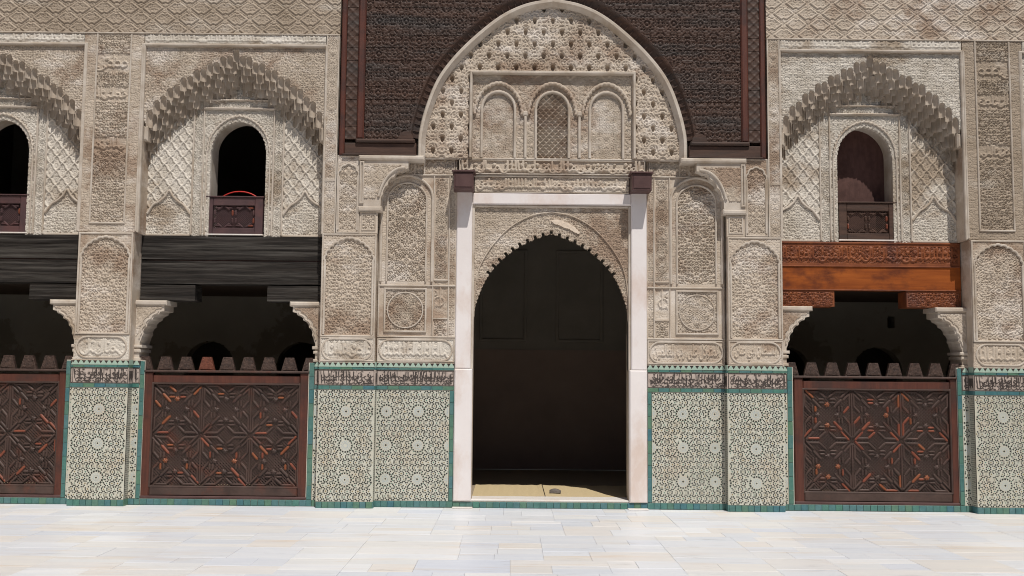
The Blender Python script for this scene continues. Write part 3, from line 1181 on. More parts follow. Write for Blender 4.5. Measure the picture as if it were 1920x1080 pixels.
def pier(s):
    side = 'right' if s > 0 else 'left'
    t = empty('portal_pier', (s * 2.0, 0.1, 0))
    tag(t, 'tall carved plaster pier with tiled base just ' + side + ' of the arched doorway', 'pier', 'piers flanking the doorway')
    # cores
    MB(s).box(2.135, 2.795, 0.03, 0.24, 0, 4.24).build('pier_core', 'stucco', t)
    MB(s).box(1.17, 2.135, 0.175, 0.24, 0, 4.24).build('pier_core', 'stucco', t)
    # ---- tiled base
    zellige(t, 2.12, 2.79, 0.078, 1.398, 0.0, s, cx=2.45)
    zellige(t, 1.225, 2.11, 0.078, 1.398, 0.14, s, cx=1.60)
    tiled_return(t, s * 2.112, -s, 0.003, 0.139)
    tile_row(t, 2.12, 2.79, 0.0, 0.075, -0.006, s)
    tile_row(t, 1.17, 2.112, 0.0, 0.075, 0.134, s)
    tile_col(t, 1.172, 1.222, 0.08, 1.398, 0.132, s)
    tile_col(t, 2.868, 2.93, 0.078, 1.72, 0.138, s, 0.16)
    tile_row(t, 2.80, 2.93, 0.0, 0.075, 0.134, s)
    zellige(t, 2.80, 2.866, 0.078, 1.398, 0.14, s, cx=2.82)
    insc_band(t, 2.80, 2.866, 0.138, 44 + s, s)
    saw_row(t, 2.80, 2.866, 0.126, s)
    tile_row(t, 2.80, 2.866, 1.402, 1.449, 0.132, s, 0.1)
    tile_row(t, 2.80, 2.866, 1.641, 1.669, 0.128, s, 0.1)
    MB(s).box(2.797, 2.94, 0.155, 0.26, 0, 1.72).build('grout_bed', 'grout', t)
    for x0, x1, y in ((2.12, 2.79, 0.0), (1.172, 2.11, 0.14)):
        tile_row(t, x0, x1, 1.402, 1.449, y - 0.008, s, 0.13)
        tile_row(t, x0, x1, 1.641, 1.669, y - 0.012, s, 0.13)
        MB(s).box(x0, x1, y + 0.003, y + 0.03, 1.398, 1.675).build('grout_bed', 'grout', t)
        insc_band(t, x0, x1, y - 0.004, int(x0 * 100) + (3 if s > 0 else 8), s)
        saw_row(t, x0, x1, y - 0.014, s)
        MB(s).cbox(x0, x1, y - 0.012, y + 0.03, 1.722, 1.736, 0.003).build('ledge', 'stucco_trim', t)
    # ---- inscription cartouches
    for x0, x1, y, words in ((2.125, 2.785, 0.0, 'السلطان ابي عنان'), (1.17, 2.115, 0.14, 'المتوكل على رب العالمين')):
        a, c = (x0, x1) if s > 0 else (-x1, -x0)
        z0, z1 = 1.738, 2.028
        r = 0.125
        cart = [(c - 0.03 - r + r * math.cos(q), (z0 + z1) / 2 + r * math.sin(q)) for q in np.linspace(-math.pi / 2, math.pi / 2, 12)] + \
               [(a + 0.03 + r - r * math.cos(q), (z0 + z1) / 2 + r * math.sin(q)) for q in np.linspace(math.pi / 2, -math.pi / 2, 12)]
        if s > 0:
            pat = words_pat(words, a + 0.075, c - 0.075, z0 + 0.055, z1 - 0.045)
        else:
            pat = script_pat(a + 0.06, c - 0.06, z0 + 0.03, z1 - 0.04, int(x0 * 31), 1.1, 0.009, 'b', 0.055, 0.5)
        hf = regions((vine('b', 0.06), 0.2, 0.4), (s_poly(cart), pat, 0.0, 1.0))
        cp = relief('cartouche', t, (a, c, z0, z1), None, y, y + 0.04, hf, 0.016, 'stucco_pale' if s < 0 else 'stucco', res=0.0065)
        MB().sweep(cart, mould(0.02, y - 0.02, y + 0.01, 0.005), closed=True).build('rounded_border', 'stucco_trim', cp)
        MB().sweep(rect_path(a + 0.01, c - 0.01, z0 + 0.008, z1 - 0.008), mould(0.016, y - 0.018, y + 0.01, 0.005), closed=True).build('border', 'stucco_trim', cp)
    # ---- outer front: polylobed blind panel
    cx = 2.455
    path = lobed_panel_path(cx, 0.29, 2.95, 3.225, 2.06)
    inside = s_poly(path)
    hf = regions((vine('c', 0.07, cx, 2.0), 0.3, 0.55), (inside, vine('a', 0.082, cx, 2.1), -0.8, 1.15))
    lp = relief('blind_arch_panel', t, (2.125, 2.788, 2.03, 3.285), None, 0.0, 0.04, hf, 0.013, 'stucco', s)
    MB(s).sweep(path, mould(0.026, -0.022, 0.01, 0.007)).build('scalloped_moulding', 'stucco_trim', lp)
    MB(s).sweep(rect_path(2.137, 2.776, 2.042, 3.273), mould(0.02, -0.02, 0.01, 0.006), closed=True).build('border', 'stucco_trim', lp)
    # ---- small panels above it
    path = [(2.60, 3.33)] + lobed(arch_path(0.115, 3.98, 4.14, 0.2, 16, 2.485), 0.09, 0.02, 6, -1) + [(2.37, 3.33)]
    hf = regions((vine('c', 0.055, 2.485, 2.0), 0.2, 0.6), (s_poly(path), vine('b', 0.07, 2.485, 0), -0.6, 1.2))
    up = relief('blind_arch_panel', t, (2.345, 2.625, 3.29, 4.245), None, 0.0, 0.04, hf, 0.013, 'stucco', s)
    MB(s).sweep(path, mould(0.02, -0.018, 0.01, 0.005)).build('scalloped_moulding', 'stucco_trim', up)
    MB(s).sweep(rect_path(2.353, 2.617, 3.298, 4.237), mould(0.014, -0.018, 0.01, 0.004), closed=True).build('border', 'stucco_trim', up)
    st = relief('side_strip', t, (2.63, 2.79, 3.29, 5.745), None, 0.0, 0.05, vine('d', 0.042, 2.71), 0.012, 'stucco', s)
    for xx in (2.638, 2.782):
        MB(s).box(xx - 0.008, xx + 0.008, -0.018, 0.01, 3.292, 5.742).build('fillet', 'stucco_trim', st)
    MB(s).box(2.632, 2.788, -0.016, 0.01, 3.93, 3.945).build('fillet', 'stucco_trim', st)
    sq = relief('square_panel', t, (2.12, 2.34, 3.29, 3.55), None, 0.0, 0.04,
                regions((flat, 0.4, 0), (s_rect(2.15, 2.31, 3.33, 3.52), vine('a', 0.05, 2.23, 3.42), -0.4, 1.2)), 0.013, 'stucco', s)
    MB(s).sweep(rect_path(2.15, 2.31, 3.33, 3.52), mould(0.016, -0.014, 0.01, 0.004), closed=True).build('border', 'stucco_trim', sq)
    # ---- scrolled corbel under the wooden hood
    cur = [(1.755, 4.19), (1.755, 4.09), (1.80, 4.075), (1.84, 4.05), (1.872, 4.055), (1.905, 4.03), (1.925, 3.985), (1.965, 3.97), (1.995, 3.93),
           (2.0, 3.885), (2.035, 3.86), (2.055, 3.815), (2.058, 3.77), (2.082, 3.73), (2.085, 3.62)]
    poly = [(2.345, 3.62), (2.345, 4.19)] + cur
    cb = MB(s).prism(poly if s > 0 else poly, -0.03, 0.16).build('corbel', 'stucco_trim', t)
    inner = s_poly([(2.29, 3.72), (2.29, 4.13), (1.84, 4.13)] + [(x + 0.05, z + 0.03) for x, z in cur[4:13]] + [(2.15, 3.72)])
    relief('corbel_carving', cb, (1.82, 2.30, 3.70, 4.14), inner, -0.032, -0.01, vine('b', 0.06, 2.1, 4), 0.010, 'stucco', s)
    arc = catmull([(1.79, 4.10), (1.90, 4.075), (2.0, 3.99), (2.07, 3.87), (2.11, 3.74)], 5)
    MB(s).sweep(arc, mould(0.03, -0.055, -0.02, 0.01)).build('corbel_rib', 'stucco_trim', cb)
    MB(s).sweep(rect_path(2.30, 2.335, 3.66, 4.16), mould(0.02, -0.05, -0.02, 0.006), closed=True).build('corbel_fillet', 'stucco_trim', cb)
    MB(s).cbox(1.56, 2.36, -0.06, 0.16, 4.185, 4.245, 0.018).build('corbel_ledge', 'stucco_trim', t)
    MB(s).cbox(2.07, 2.36, -0.045, 0.16, 3.556, 3.618, 0.016).build('corbel_foot', 'stucco_trim', t)
    # ---- inner front, set back
    arch_in = [(2.015, 2.72)] + arch_path(0.24, 3.72, 3.94, 0.06, 20, 1.776) + [(1.537, 2.72)]
    arch_out = [(2.09, 2.72)] + arch_path(0.315, 3.74, 4.03, 0.06, 20, 1.776) + [(1.462, 2.72)]
    hf = regions((flat, 0.35, 0.0),
                 (s_rect(1.28, 1.425, 2.76, 4.0), vine('d', 0.036, 1.352), -0.3, 1.3),
                 (s_rect(1.28, 1.425, 2.29, 2.72), script_pat(1.29, 1.415, 2.30, 2.71, 5, 1.4, 0.008), -0.3, 1.3),
                 (s_rect(1.28, 1.425, 2.06, 2.25), vine('a', 0.048, 1.352, 2.155), -0.5, 1.4),
                 (s_rect(1.185, 1.245, 2.06, 4.02), vine('c', 0.03, 1.215), -0.2, 0.9),
                 (s_poly(arch_out), vine('c', 0.05, 1.776), 0.2, 0.5),
                 (s_poly(arch_in), vine('b' if s < 0 else 'a', 0.08, 1.776, 2.7), -0.9, 1.7),
                 (s_rect(1.53, 2.03, 2.11, 2.63), vine('c', 0.06, 1.78, 2.37), -0.6, 1.3),
                 (s_circle(1.78, 2.37, 0.215), vine('d', 0.055, 1.78, 2.37), -0.3, 1.3),
                 (s_rect(1.165, 2.12, 4.045, 4.24), vine('b', 0.05, 1.4, 4.14), -0.3, 1.2))
    ip = relief('carved_field', t, (1.168, 2.118, 2.03, 4.238), None, 0.14, 0.18, hf, 0.013, 'stucco', s)
    MB(s).sweep(arch_in, mould(0.022, 0.115, 0.15, 0.006)).build('arch_moulding', 'stucco_trim', ip)
    MB(s).sweep(arch_out, mould(0.03, 0.105, 0.15, 0.010)).build('arch_moulding', 'stucco_trim', ip)
    MB(s).sweep(rect_path(1.53, 2.03, 2.11, 2.63), mould(0.022, 0.115, 0.15, 0.006), closed=True).build('square_border', 'stucco_trim', ip)
    MB(s).sweep([(1.78 + 0.215 * math.cos(a), 2.37 + 0.215 * math.sin(a)) for a in np.linspace(0, 2 * math.pi, 40)[:-1]],
                mould(0.014, 0.122, 0.15, 0.004), closed=True).build('round_border', 'stucco_trim', ip)
    for z in (2.045, 2.67, 4.04):
        MB(s).cbox(1.17, 2.115, 0.118, 0.15, z - 0.009, z + 0.009, 0.005).build('fillet', 'stucco_trim', ip)
    for x in (1.255, 1.447, 2.105):
        MB(s).cbox(x - 0.008, x + 0.008, 0.12, 0.15, 2.056, 4.03, 0.004).build('fillet', 'stucco_trim', ip)
    for z in (2.27, 2.74):
        MB(s).cbox(1.265, 1.437, 0.121, 0.15, z - 0.008, z + 0.008, 0.004).build('fillet', 'stucco_trim', ip)
    for x in (1.20, 1.57, 1.69):
        MB(s).cbox(x - 0.007, x + 0.007, 0.121, 0.15, 4.051, 4.236, 0.004).build('fillet', 'stucco_trim', ip)
    # ---- scalloped bracket towards the bay
    bay_bracket(t, s, 2.80, 1)
    return t


def bay_bracket(t, s, x, d):
    """plaster bracket carrying the beam; x is the wall face, d the direction it grows along |x|"""
    L = 0.355
    z = 1.93
    steps = [(L, 2.405), (L, 2.335), (L - 0.05, 2.325), (L - 0.062, 2.295), (L - 0.095, 2.283), (L - 0.125, 2.262), (L - 0.135, 2.232),
             (L - 0.172, 2.213), (L - 0.20, 2.18), (L - 0.203, 2.147), (L - 0.232, 2.122), (L - 0.248, 2.085), (L - 0.243, 2.05),
             (L - 0.262, 2.02), (L - 0.268, 1.985), (0.07, 1.95), (0.07, 1.73)]
    steps = [(p, q) for p, q in steps]
    poly = [(x + d * p, q) for p, q in steps] + [(x - d * 0.02, 1.73), (x - d * 0.02, 2.405)]
    bo = MB(s).prism(poly, 0.16, 0.5).build('beam_bracket', 'stucco_trim', t)
    pp = [(x + d * (p - 0.05), q + 0.03) for p, q in steps[2:14]]
    inner = s_poly([(x + d * 0.02, 2.385), (x + d * (L - 0.03), 2.385), (x + d * (L - 0.03), 2.36)] + pp + [(x + d * 0.02, 2.02)])
    xa, xb = sorted((x, x + d * L))
    relief('bracket_carving', bo, (xa, xb, 1.99, 2.40), inner, 0.158, 0.18, vine('b', 0.045, x, 2.2), 0.008, 'stucco', s)
    arc = [(x + d * (p - 0.022), q + 0.012) for p, q in steps[2:15]]
    MB(s).sweep(arc, mould(0.018, 0.145, 0.17, 0.005)).build('bracket_rib', 'stucco_trim', bo)
    xa, xb = sorted((x - d * 0.02, x + d * (L + 0.035)))
    MB(s).cbox(xa, xb, 0.13, 0.52, 2.405, 2.462, 0.014).build('bracket_ledge', 'stucco_trim', bo)
    for zz, ww in ((1.90, 0.105), (1.845, 0.09), (1.745, 0.09)):
        xa, xb = sorted((x - d * 0.02, x + d * ww))
        MB(s).cbox(xa, xb, 0.14, 0.5, zz - 0.018, zz + 0.018, 0.008).build('capital_ring', 'stucco_trim', bo)


# ================================================================== PILASTERS BETWEEN THE BAYS
def pilaster(s):
    side = 'right' if s > 0 else 'left'
    t = empty('pilaster', (s * 5.405, 0, 0))
    tag(t, ('carved plaster pilaster with tiled base between the two left bays' if s < 0
            else 'carved plaster pilaster with tiled base at the right edge, cut off by the frame'), 'pilaster', 'pilasters between the bays')
    x0, x1, cx = 5.07, 5.74, 5.405
    MB(s).box(x0 + 0.012, x1 - 0.012, 0.03, 0.2, 0, 5.74).build('pilaster_core', 'stucco', t)
    zellige(t, x0, x1, 0.078, 1.398, 0.0, s, cx=cx)
    tile_row(t, x0, x1, 0.0, 0.075, -0.006, s)
    tile_row(t, x0, x1, 1.402, 1.449, -0.008, s, 0.13)
    tile_row(t, x0, x1, 1.641, 1.669, -0.012, s, 0.13)
    MB(s).box(x0, x1, 0.003, 0.03, 1.398, 1.675).build('grout_bed', 'grout', t)
    insc_band(t, x0, x1, -0.004, 61 + s, s)
    saw_row(t, x0, x1, -0.014, s)
    MB(s).cbox(x0, x1, -0.012, 0.03, 1.722, 1.736, 0.003).build('ledge', 'stucco_trim', t)
    # wings beside the screens
    for wa, wb, ga, gb in ((4.985, 5.07, 4.93, 4.982), (5.74, 5.825, 5.828, 5.88)):
        zellige(t, wa, wb, 0.078, 1.398, 0.14, s, cx=wa + 0.02)
        tile_col(t, ga, gb, 0.078, 1.72, 0.136, s, 0.16)
        lo, hi = min(wa, ga), max(wb, gb)
        MB(s).box(lo, hi, 0.152, 0.30, 0, 1.73).build('grout_bed', 'grout', t)
        tile_row(t, wa, wb, 1.402, 1.449, 0.132, s, 0.1)
        tile_row(t, wa, wb, 1.641, 1.669, 0.128, s, 0.1)
        insc_band(t, wa, wb, 0.136, 91 + s, s)
        saw_row(t, wa, wb, 0.126, s)
        tile_row(t, lo, hi, 0.0, 0.075, 0.134, s)
        MB(s).cbox(wa - 0.03, wb, 0.135, 0.3, 1.722, 1.736, 0.003).build('ledge', 'stucco_trim', t)
    for xx, d in ((x0, 1), (x1, -1)):
        xa, xb = sorted((xx - 0.002 * d, xx + 0.006 * d))
        MB(s).box(xa, xb, 0.002, 0.28, 1.735, 5.73).build('return_face', 'stucco', t)
        tiled_return(t, s * xx, -s * d, 0.003, 0.139)
    bay_bracket(t, s, 5.08, -1)
    bay_bracket(t, s, 5.73, 1)
    # cartouche
    a, c = (x0 + 0.005, x1 - 0.005) if s > 0 else (-x1 + 0.005, -x0 - 0.005)
    z0, z1 = 1.738, 2.03
    r = 0.125
    cart = [(c - 0.03 - r + r * math.cos(q), (z0 + z1) / 2 + r * math.sin(q)) for q in np.linspace(-math.pi / 2, math.pi / 2, 12)] + \
           [(a + 0.03 + r - r * math.cos(q), (z0 + z1) / 2 + r * math.sin(q)) for q in np.linspace(math.pi / 2, -math.pi / 2, 12)]
    hf = regions((vine('b', 0.06), 0.2, 0.4), (s_poly(cart), script_pat(a + 0.06, c - 0.06, z0 + 0.03, z1 - 0.04, 17 + s, 1.1, 0.009, 'b', 0.055, 0.45), 0.0, 1.0))
    cp = relief('cartouche', t, (a, c, z0, z1), None, 0.0, 0.04, hf, 0.016, 'stucco_pale' if s < 0 else 'stucco', res=0.0065)
    MB().sweep(cart, mould(0.02, -0.02, 0.01, 0.005), closed=True).build('rounded_border', 'stucco_trim', cp)
    # lower blind arch
    path = lobed_panel_path(cx, 0.29, 2.95, 3.215, 2.06)
    hf = regions((vine('c', 0.07, cx, 2.0), 0.3, 0.55), (s_poly(path), vine('a' if s < 0 else 'd', 0.082, cx, 2.1), -0.8, 1.15))
    lp = relief('blind_arch_panel', t, (x0 + 0.004, x1 - 0.004, 2.034, 3.275), None, 0.0, 0.04, hf, 0.013, 'stucco', s)
    MB(s).sweep(path, mould(0.026, -0.022, 0.01, 0.007)).build('scalloped_moulding', 'stucco_trim', lp)
    MB(s).sweep(rect_path(x0 + 0.016, x1 - 0.016, 2.046, 3.262), mould(0.022, -0.022, 0.01, 0.006), closed=True).build('border', 'stucco_trim', lp)
    # tall upper panel
    tall = s_rect(5.205, 5.605, 3.40, 5.74)
    rows = [3.40, 3.62, 3.95, 4.28, 4.45, 4.62, 4.90, 5.08, 5.26, 5.50, 5.74]
    keys = 'cabdacbdac'
    rr = []
    for i in range(len(rows) - 1):
        pat = script_pat(5.22, 5.59, rows[i], rows[i + 1], 200 + i, 1.3, 0.007) if i in (3, 6, 8) else vine(keys[i], 0.067, cx, rows[i])
        rr.append((s_rect(5.205, 5.605, rows[i], rows[i + 1]), pat, -0.7, 1.4))
    hf = regions((vine('c', 0.05, cx), 0.1, 0.6), *rr)
    tp = relief('tall_panel', t, (x0 - 0.03, x1 + 0.03, 3.28, 5.742), None, 0.0, 0.05, hf, 0.013, 'stucco_brown' if s > 0 else 'stucco', s)
    for x in (5.196, 5.614):
        MB(s).cbox(x - 0.010, x + 0.010, -0.022, 0.01, 3.40, 5.74, 0.005).build('fillet', 'stucco_trim', tp)
    for x in (5.052, 5.758):
        MB(s).cbox(x - 0.011, x + 0.011, -0.024, 0.01, 3.29, 5.62, 0.005).build('fillet', 'stucco_trim', tp)
    MB(s).cbox(5.186, 5.624, -0.024, 0.01, 3.378, 3.399, 0.006).build('fillet', 'stucco_trim', tp)
    return t


# ================================================================== UPPER BAYS WITH WINDOWS
MUQ = {}


def muq_mesh(w, d, key):
    """one hanging niche cell: arched opening at the front, hollow behind; unit height below the apex"""
    if key in MUQ:
        return MUQ[key]
    b = MB()
    nA, nH = 10, 5
    hw = w / 2 * 0.985
    top = 0.97
    spring = 0.97 - 0.55
    vs, fs = [], []
    # niche: rings from the bottom (z=0) to the springing, then closing dome
    lv = [(0.0, 1.0), (spring, 1.0)]
    for i in range(1, nH + 1):
        a = i / nH * math.pi / 2
        lv.append((spring + (top - spring) * math.sin(a), math.cos(a)))
    for z, k in lv:
        for j in range(nA + 1):
            a = math.pi * j / nA
            vs.append((hw * max(k, 0.02) * math.cos(a), d * max(k, 0.0) * math.sin(a), z))
    M = nA + 1
    for i in range(len(lv) - 1):
        for j in range(nA):
            fs.append((i * M + j, i * M + j + 1, (i + 1) * M + j + 1, (i + 1) * M + j))
    # front plate around the opening
    n0 = len(vs)
    for i, (z, k) in enumerate(lv):
        vs.append((w / 2, 0.0, z if i < len(lv) - 1 else 1.0))
        vs.append((-w / 2, 0.0, z if i < len(lv) - 1 else 1.0))
    for i in range(len(lv) - 1):
        fs.append((n0 + 2 * i, i * M, (i + 1) * M, n0 + 2 * i + 2))
        fs.append((i * M + nA, n0 + 2 * i + 1, n0 + 2 * i + 3, (i + 1) * M + nA))
    last = len(lv) - 1
    fs.append((n0 + 2 * last, last * M, last * M + nA, n0 + 2 * last + 1))
    b.add(vs, fs)
    MUQ[key] = b.mesh('muqarnas_cell', 'muqarnas_plaster', smooth=False)
    me = MUQ[key]
    me.polygons.foreach_set('use_smooth', [i < (len(lv) - 1) * nA for i in range(len(me.polygons))])
    return me


MUQ_U = [0, 0.22, 0.45, 0.68, 0.90, 1.05, 1.12]
MUQ_Z = [5.545, 5.43, 5.31, 5.165, 4.975, 4.80, 4.64]


def muq_z(u):
    return float(np.interp(abs(u), MUQ_U, MUQ_Z))


def window_bay(cx, label, var, right=False):
    t = empty('window_bay', (cx, 0.2, 3.27))
    tag(t, label, 'window bay', 'upper window bays')
    YB = 0.28
    mat = 'stucco_pale'
    # opening outline (scalloped)
    op = [(0.345, 3.20)] + lobed(arch_path(0.345, 4.36, 4.735, 0.14, 24), 0.055, 0.012, 6, 1) + [(-0.345, 3.20)]
    hole = s_poly(op)
    lob = {}
    for sg in (-1, 1):
        lob[sg] = catmull([(sg * 0.57 + sg * 0.01, 3.55), (sg * 0.66, 3.66), (sg * 0.72, 3.70), (sg * 0.79, 3.76), (sg * 0.845, 3.84), (sg * 0.90, 3.76), (sg * 0.97, 3.70), (sg * 1.04, 3.66), (sg * 1.11, 3.55)], 4)
    small = {sg: s_poly(lob[sg] + [(sg * 1.11, 3.29), (sg * 0.58, 3.29)]) for sg in (-1, 1)}
    hf = regions((vine('b', 0.05), 0.0, 1.0),
                 (lambda x, z: np.maximum(np.abs(np.abs(x) - 0.845) - 0.275, np.abs(z - 4.3) - 1.02), sebka(0.845, 3.9), -0.2, 1.3),
                 (small[-1], vine('a', 0.065, -0.845, 3.3), -0.3, 0.9), (small[1], vine('a', 0.065, 0.845, 3.3), -0.3, 0.9),
                 (lambda x, z: np.maximum(np.abs(np.abs(x) - 0.50) - 0.055, np.abs(z - 4.12) - 0.86), vine('d', 0.035, 0.5), -0.1, 1.1),
                 (s_rect(-0.56, 0.56, 4.88, 4.975), vine('d', 0.035, 0.0, 4.93), -0.1, 1.1),
                 (s_rect(-1.12, 1.12, 5.0, 5.5), vine('c', 0.05, 0.0, 5.0), -0.1, 1.2))
    # sebka on both sides is mirrored by |x|
    hf2 = lambda x, z: hf(np.where(x < -0.57, -x, x), z)
    wp = relief('carved_wall', t, (-1.125, 1.125, 3.27, 5.36), s_sub(s_rect(-1.125, 1.125, 3.27, 5.36), hole), YB, YB + 0.05, hf2, 0.014, mat, 1, cx)
    MB(1, cx).box(-1.13, -0.36, YB + 0.045, 0.62, 3.2, 5.6).build('wall_core', 'stucco', t)
    MB(1, cx).box(0.36, 1.13, YB + 0.045, 0.62, 3.2, 5.6).build('wall_core', 'stucco', t)
    MB(1, cx).box(-0.36, 0.36, YB + 0.045, 0.62, 4.78, 5.6).build('wall_core', 'stucco', t)
    # reveal of the opening: scalloped outer order and smooth plaster inside
    rv = MB(1, cx)
    sm = [(0.355, 3.20)] + arch_path(0.355, 4.37, 4.76, 0.14, 24) + [(-0.355, 3.20)]
    rv.sweep(sm, [(0.0, YB + 0.03), (0.0, 0.63), (-0.02, 0.63), (-0.02, YB + 0.03)])
    rv.build('window_reveal', 'stucco_trim', t)
    MB(1, cx).sweep(lobed(arch_path(0.395, 4.34, 4.80, 0.14, 24), 0.055, 0.010, 6, 1), mould(0.022, YB - 0.03, YB + 0.01, 0.007)).build('scalloped_moulding', 'stucco_trim', wp)
    for sg in (-1, 1):
        MB(1, cx).sweep([(sg * 0.395, 3.29), (sg * 0.395, 4.34)], mould(0.018, YB - 0.026, YB + 0.01, 0.005)).build('fillet', 'stucco_trim', wp)
        MB(1, cx).sweep(lob[sg], mould(0.024, YB - 0.03, YB + 0.01, 0.007)).build('lobed_moulding', 'stucco_trim', wp)
        for xx in (0.438, 0.562):
            MB(1, cx).cbox(sg * xx - 0.010, sg * xx + 0.010, YB - 0.030, YB + 0.01, 3.285, 4.868 if xx < 0.5 else 4.982, 0.006).build('fillet', 'stucco_trim', wp)
        xa, xb = sorted((sg * 0.575, sg * 1.12))
        MB(1, cx).cbox(xa, xb, YB - 0.02, YB + 0.01, 3.272, 3.296, 0.005).build('sill_fillet', 'stucco_trim', wp)
    MB(1, cx).cbox(-0.448, 0.448, YB - 0.048, YB + 0.01, 4.87, 4.895, 0.012).build('fillet', 'stucco_trim', wp)
    MB(1, cx).cbox(-0.575, 0.575, YB - 0.040, YB + 0.01, 4.983, 5.003, 0.010).build('fillet', 'stucco_trim', wp)
    # spandrel with the lobed muqarnas edge
    W = 0.080
    ks = range(-14, 15)
    cells0 = []
    for k in ks:
        u = k * W
        if abs(u) > 1.125:
            continue
        zt = muq_z(u) + (0.02 if k % 2 == 0 else -0.012)
        cells0.append((u, zt))

    def cut(x, z):
        d = np.full(x.shape, 9.0)
        for u, zt in cells0:
            hw = W / 2 * 1.02
            dd = np.maximum(np.abs(x - u) - hw, z - (zt - hw * 1.3))
            dd = np.minimum(dd, np.hypot(x - u, (z - (zt - hw * 1.3)) / 1.3) - hw)
            d = np.minimum(d, dd)
        return -d
    sp = relief('spandrel', t, (-1.125, 1.125, 4.55, 5.60), cut, 0.03, 0.10, vine('c' if var % 2 else 'a', 0.056), 0.012,
                'stucco_pale' if var % 2 else 'stucco', 1, cx)
    # muqarnas tiers
    D = 0.048
    for tier in range(5):
        yf = 0.036 + tier * 0.047
        for k in range(-15, 15):
            u = (k + 0.5 * (tier % 2)) * W
            if abs(u) > 1.12:
                continue
            z1 = muq_z(u) + (0.02 if (k % 2 == 0) else -0.012) - 0.076 * tier
            slope = abs(muq_z(abs(u) + W) - muq_z(abs(u))) if abs(u) < 1.0 else 0.2
            hgt = 0.105 + slope * 0.8
            if tier == 0:
                hgt = 0.10 + slope * 0.85
            hgt = min(hgt, 0.2) + random.uniform(-0.012, 0.012)
            o = link('muqarnas_cell', muq_mesh(W, D, 'cell'), t, loc=(cx + u, yf, z1 - hgt))
            o.scale = (1, 1, hgt)
    # jambs of the recess
    for sg in (-1, 1):
        xa, xb = sorted((sg * 1.118, sg * 1.135))
        MB(1, cx).box(xa, xb, 0.012, 0.33, 3.272, 5.6).build('recess_jamb', 'stucco', t)
        xa, xb = sorted((sg * 1.06, sg * 1.117))
        MB(1, cx).cbox(xa, xb, 0.03, 0.28, 4.42, 4.60, 0.02).build('impost', 'muqarnas_plaster', t)
    MB(1, cx).box(-1.118, 1.118, 0.02, 0.3, 5.585, 5.62).build('recess_head', 'stucco', t)
    MB(1, cx).sweep([(1.122, 3.28), (1.122, 5.612), (-1.122, 5.612), (-1.122, 3.28)], mould(0.03, -0.02, 0.03, 0.01)).build('bay_frame', 'stucco_trim', t)
    return t


# ================================================================== WOODWORK
STRAP = {}


def strap_mesh(L, w, hgt, mat):
    k = (round(L, 3), w, hgt, mat)
    if k not in STRAP:
        b = MB()
        h = L / 2
        prof = [(-w / 2, 0), (-w / 2, -hgt * 0.45), (-w * 0.2, -hgt), (w * 0.2, -hgt), (w / 2, -hgt * 0.45), (w / 2, 0)]
        vs = []
        for x, sc in ((-h, 0.35), (-h + w * 0.55, 1.0), (h - w * 0.55, 1.0), (h, 0.35)):
            for o, y in prof:
                vs.append((x, y * (1 if sc == 1 else 0.7), o * sc))
        fs = []
        for i in range(3):
            for q in range(5):
                fs.append((i * 6 + q, (i + 1) * 6 + q, (i + 1) * 6 + q + 1, i * 6 + q + 1))
        fs += [(0, 1, 2, 3, 4, 5), (23, 22, 21, 20, 19, 18)]
        b.add(vs, fs)
        STRAP[k] = b.mesh('strap', mat)
    return STRAP[k]


def strap(parent, a, c, y, w, mat, hgt=0.02):
    ax, az = a
    bx, bz = c
    L = math.hypot(bx - ax, bz - az)
    o = link('strap', strap_mesh(L, w, hgt, mat), parent, loc=((ax + bx) / 2, y, (az + bz) / 2))
    o.rotation_euler = (0, -math.atan2(bz - az, bx - ax), 0)
    return o


def diag_lattice(x0, x1, z0, z1, y, p, w):
    """crossed thin slats clipped to a rectangle"""
    b = MB()
    for sg, yy in ((1, y), (-1, y + 0.006)):
        c0 = (x0 + z0) if sg > 0 else (x0 - z1)
        c1 = (x1 + z1) if sg > 0 else (x1 - z0)
        n = int((c1 - c0) / p)
        for i in range(1, n + 1):
            c = c0 + i * p
            # line x + sg*z = c
            pts = []
            za, zb = z0, z1
            xa, xb = c - sg * za, c - sg * zb
            if xa < x0:
                za += (x0 - xa) * (-sg) * 1.0
                xa = x0
            if xa > x1:
                za += (xa - x1) * sg
                xa = x1
            if xb < x0:
                zb -= (x0 - xb) * sg
                xb = x0
            if xb > x1:
                zb += (xb - x1) * sg
                xb = x1
            if zb - za < 0.01:
                continue
            dx, dz = xb - xa, zb - za
            L = math.hypot(dx, dz)
            nx_, nz_ = -dz / L * w / 2, dx / L * w / 2
            v = [(xa + nx_, za + nz_), (xa - nx_, za - nz_), (xb - nx_, zb - nz_), (xb + nx_, zb + nz_)]
            b.add([(q[0], yy, q[1]) for q in v] + [(q[0], yy + 0.006, q[1]) for q in v],
                  [(0, 1, 2, 3), (7, 6, 5, 4), (0, 4, 5, 1), (1, 5, 6, 2), (2, 6, 7, 3), (3, 7, 4, 0)])
    return b


KNOT = {}


def knot(parent, x, z, y, r, mat):
    if (r, mat) not in KNOT:
        b = MB()
        n = 12
        ring = [((r if k % 2 == 0 else r * 0.62) * math.cos(2 * math.pi * k / n), (r if k % 2 == 0 else r * 0.62) * math.sin(2 * math.pi * k / n)) for k in range(n)]
        vs = [(0, -0.026, 0)] + [(p, -0.014, q) for p, q in ring] + [(p, 0, q) for p, q in ring]
        fs = [(0, 1 + k, 1 + (k + 1) % n) for k in range(n)] + [(1 + (k + 1) % n, 1 + k, 1 + n + k, 1 + n + (k + 1) % n) for k in range(n)]
        b.add(vs, fs)
        KNOT[(r, mat)] = b.mesh('star_knot', mat)
    o = link('star_knot', KNOT[(r, mat)], parent, loc=(x, y, z))
    o.rotation_euler = (0, random.uniform(-0.2, 0.2), 0)


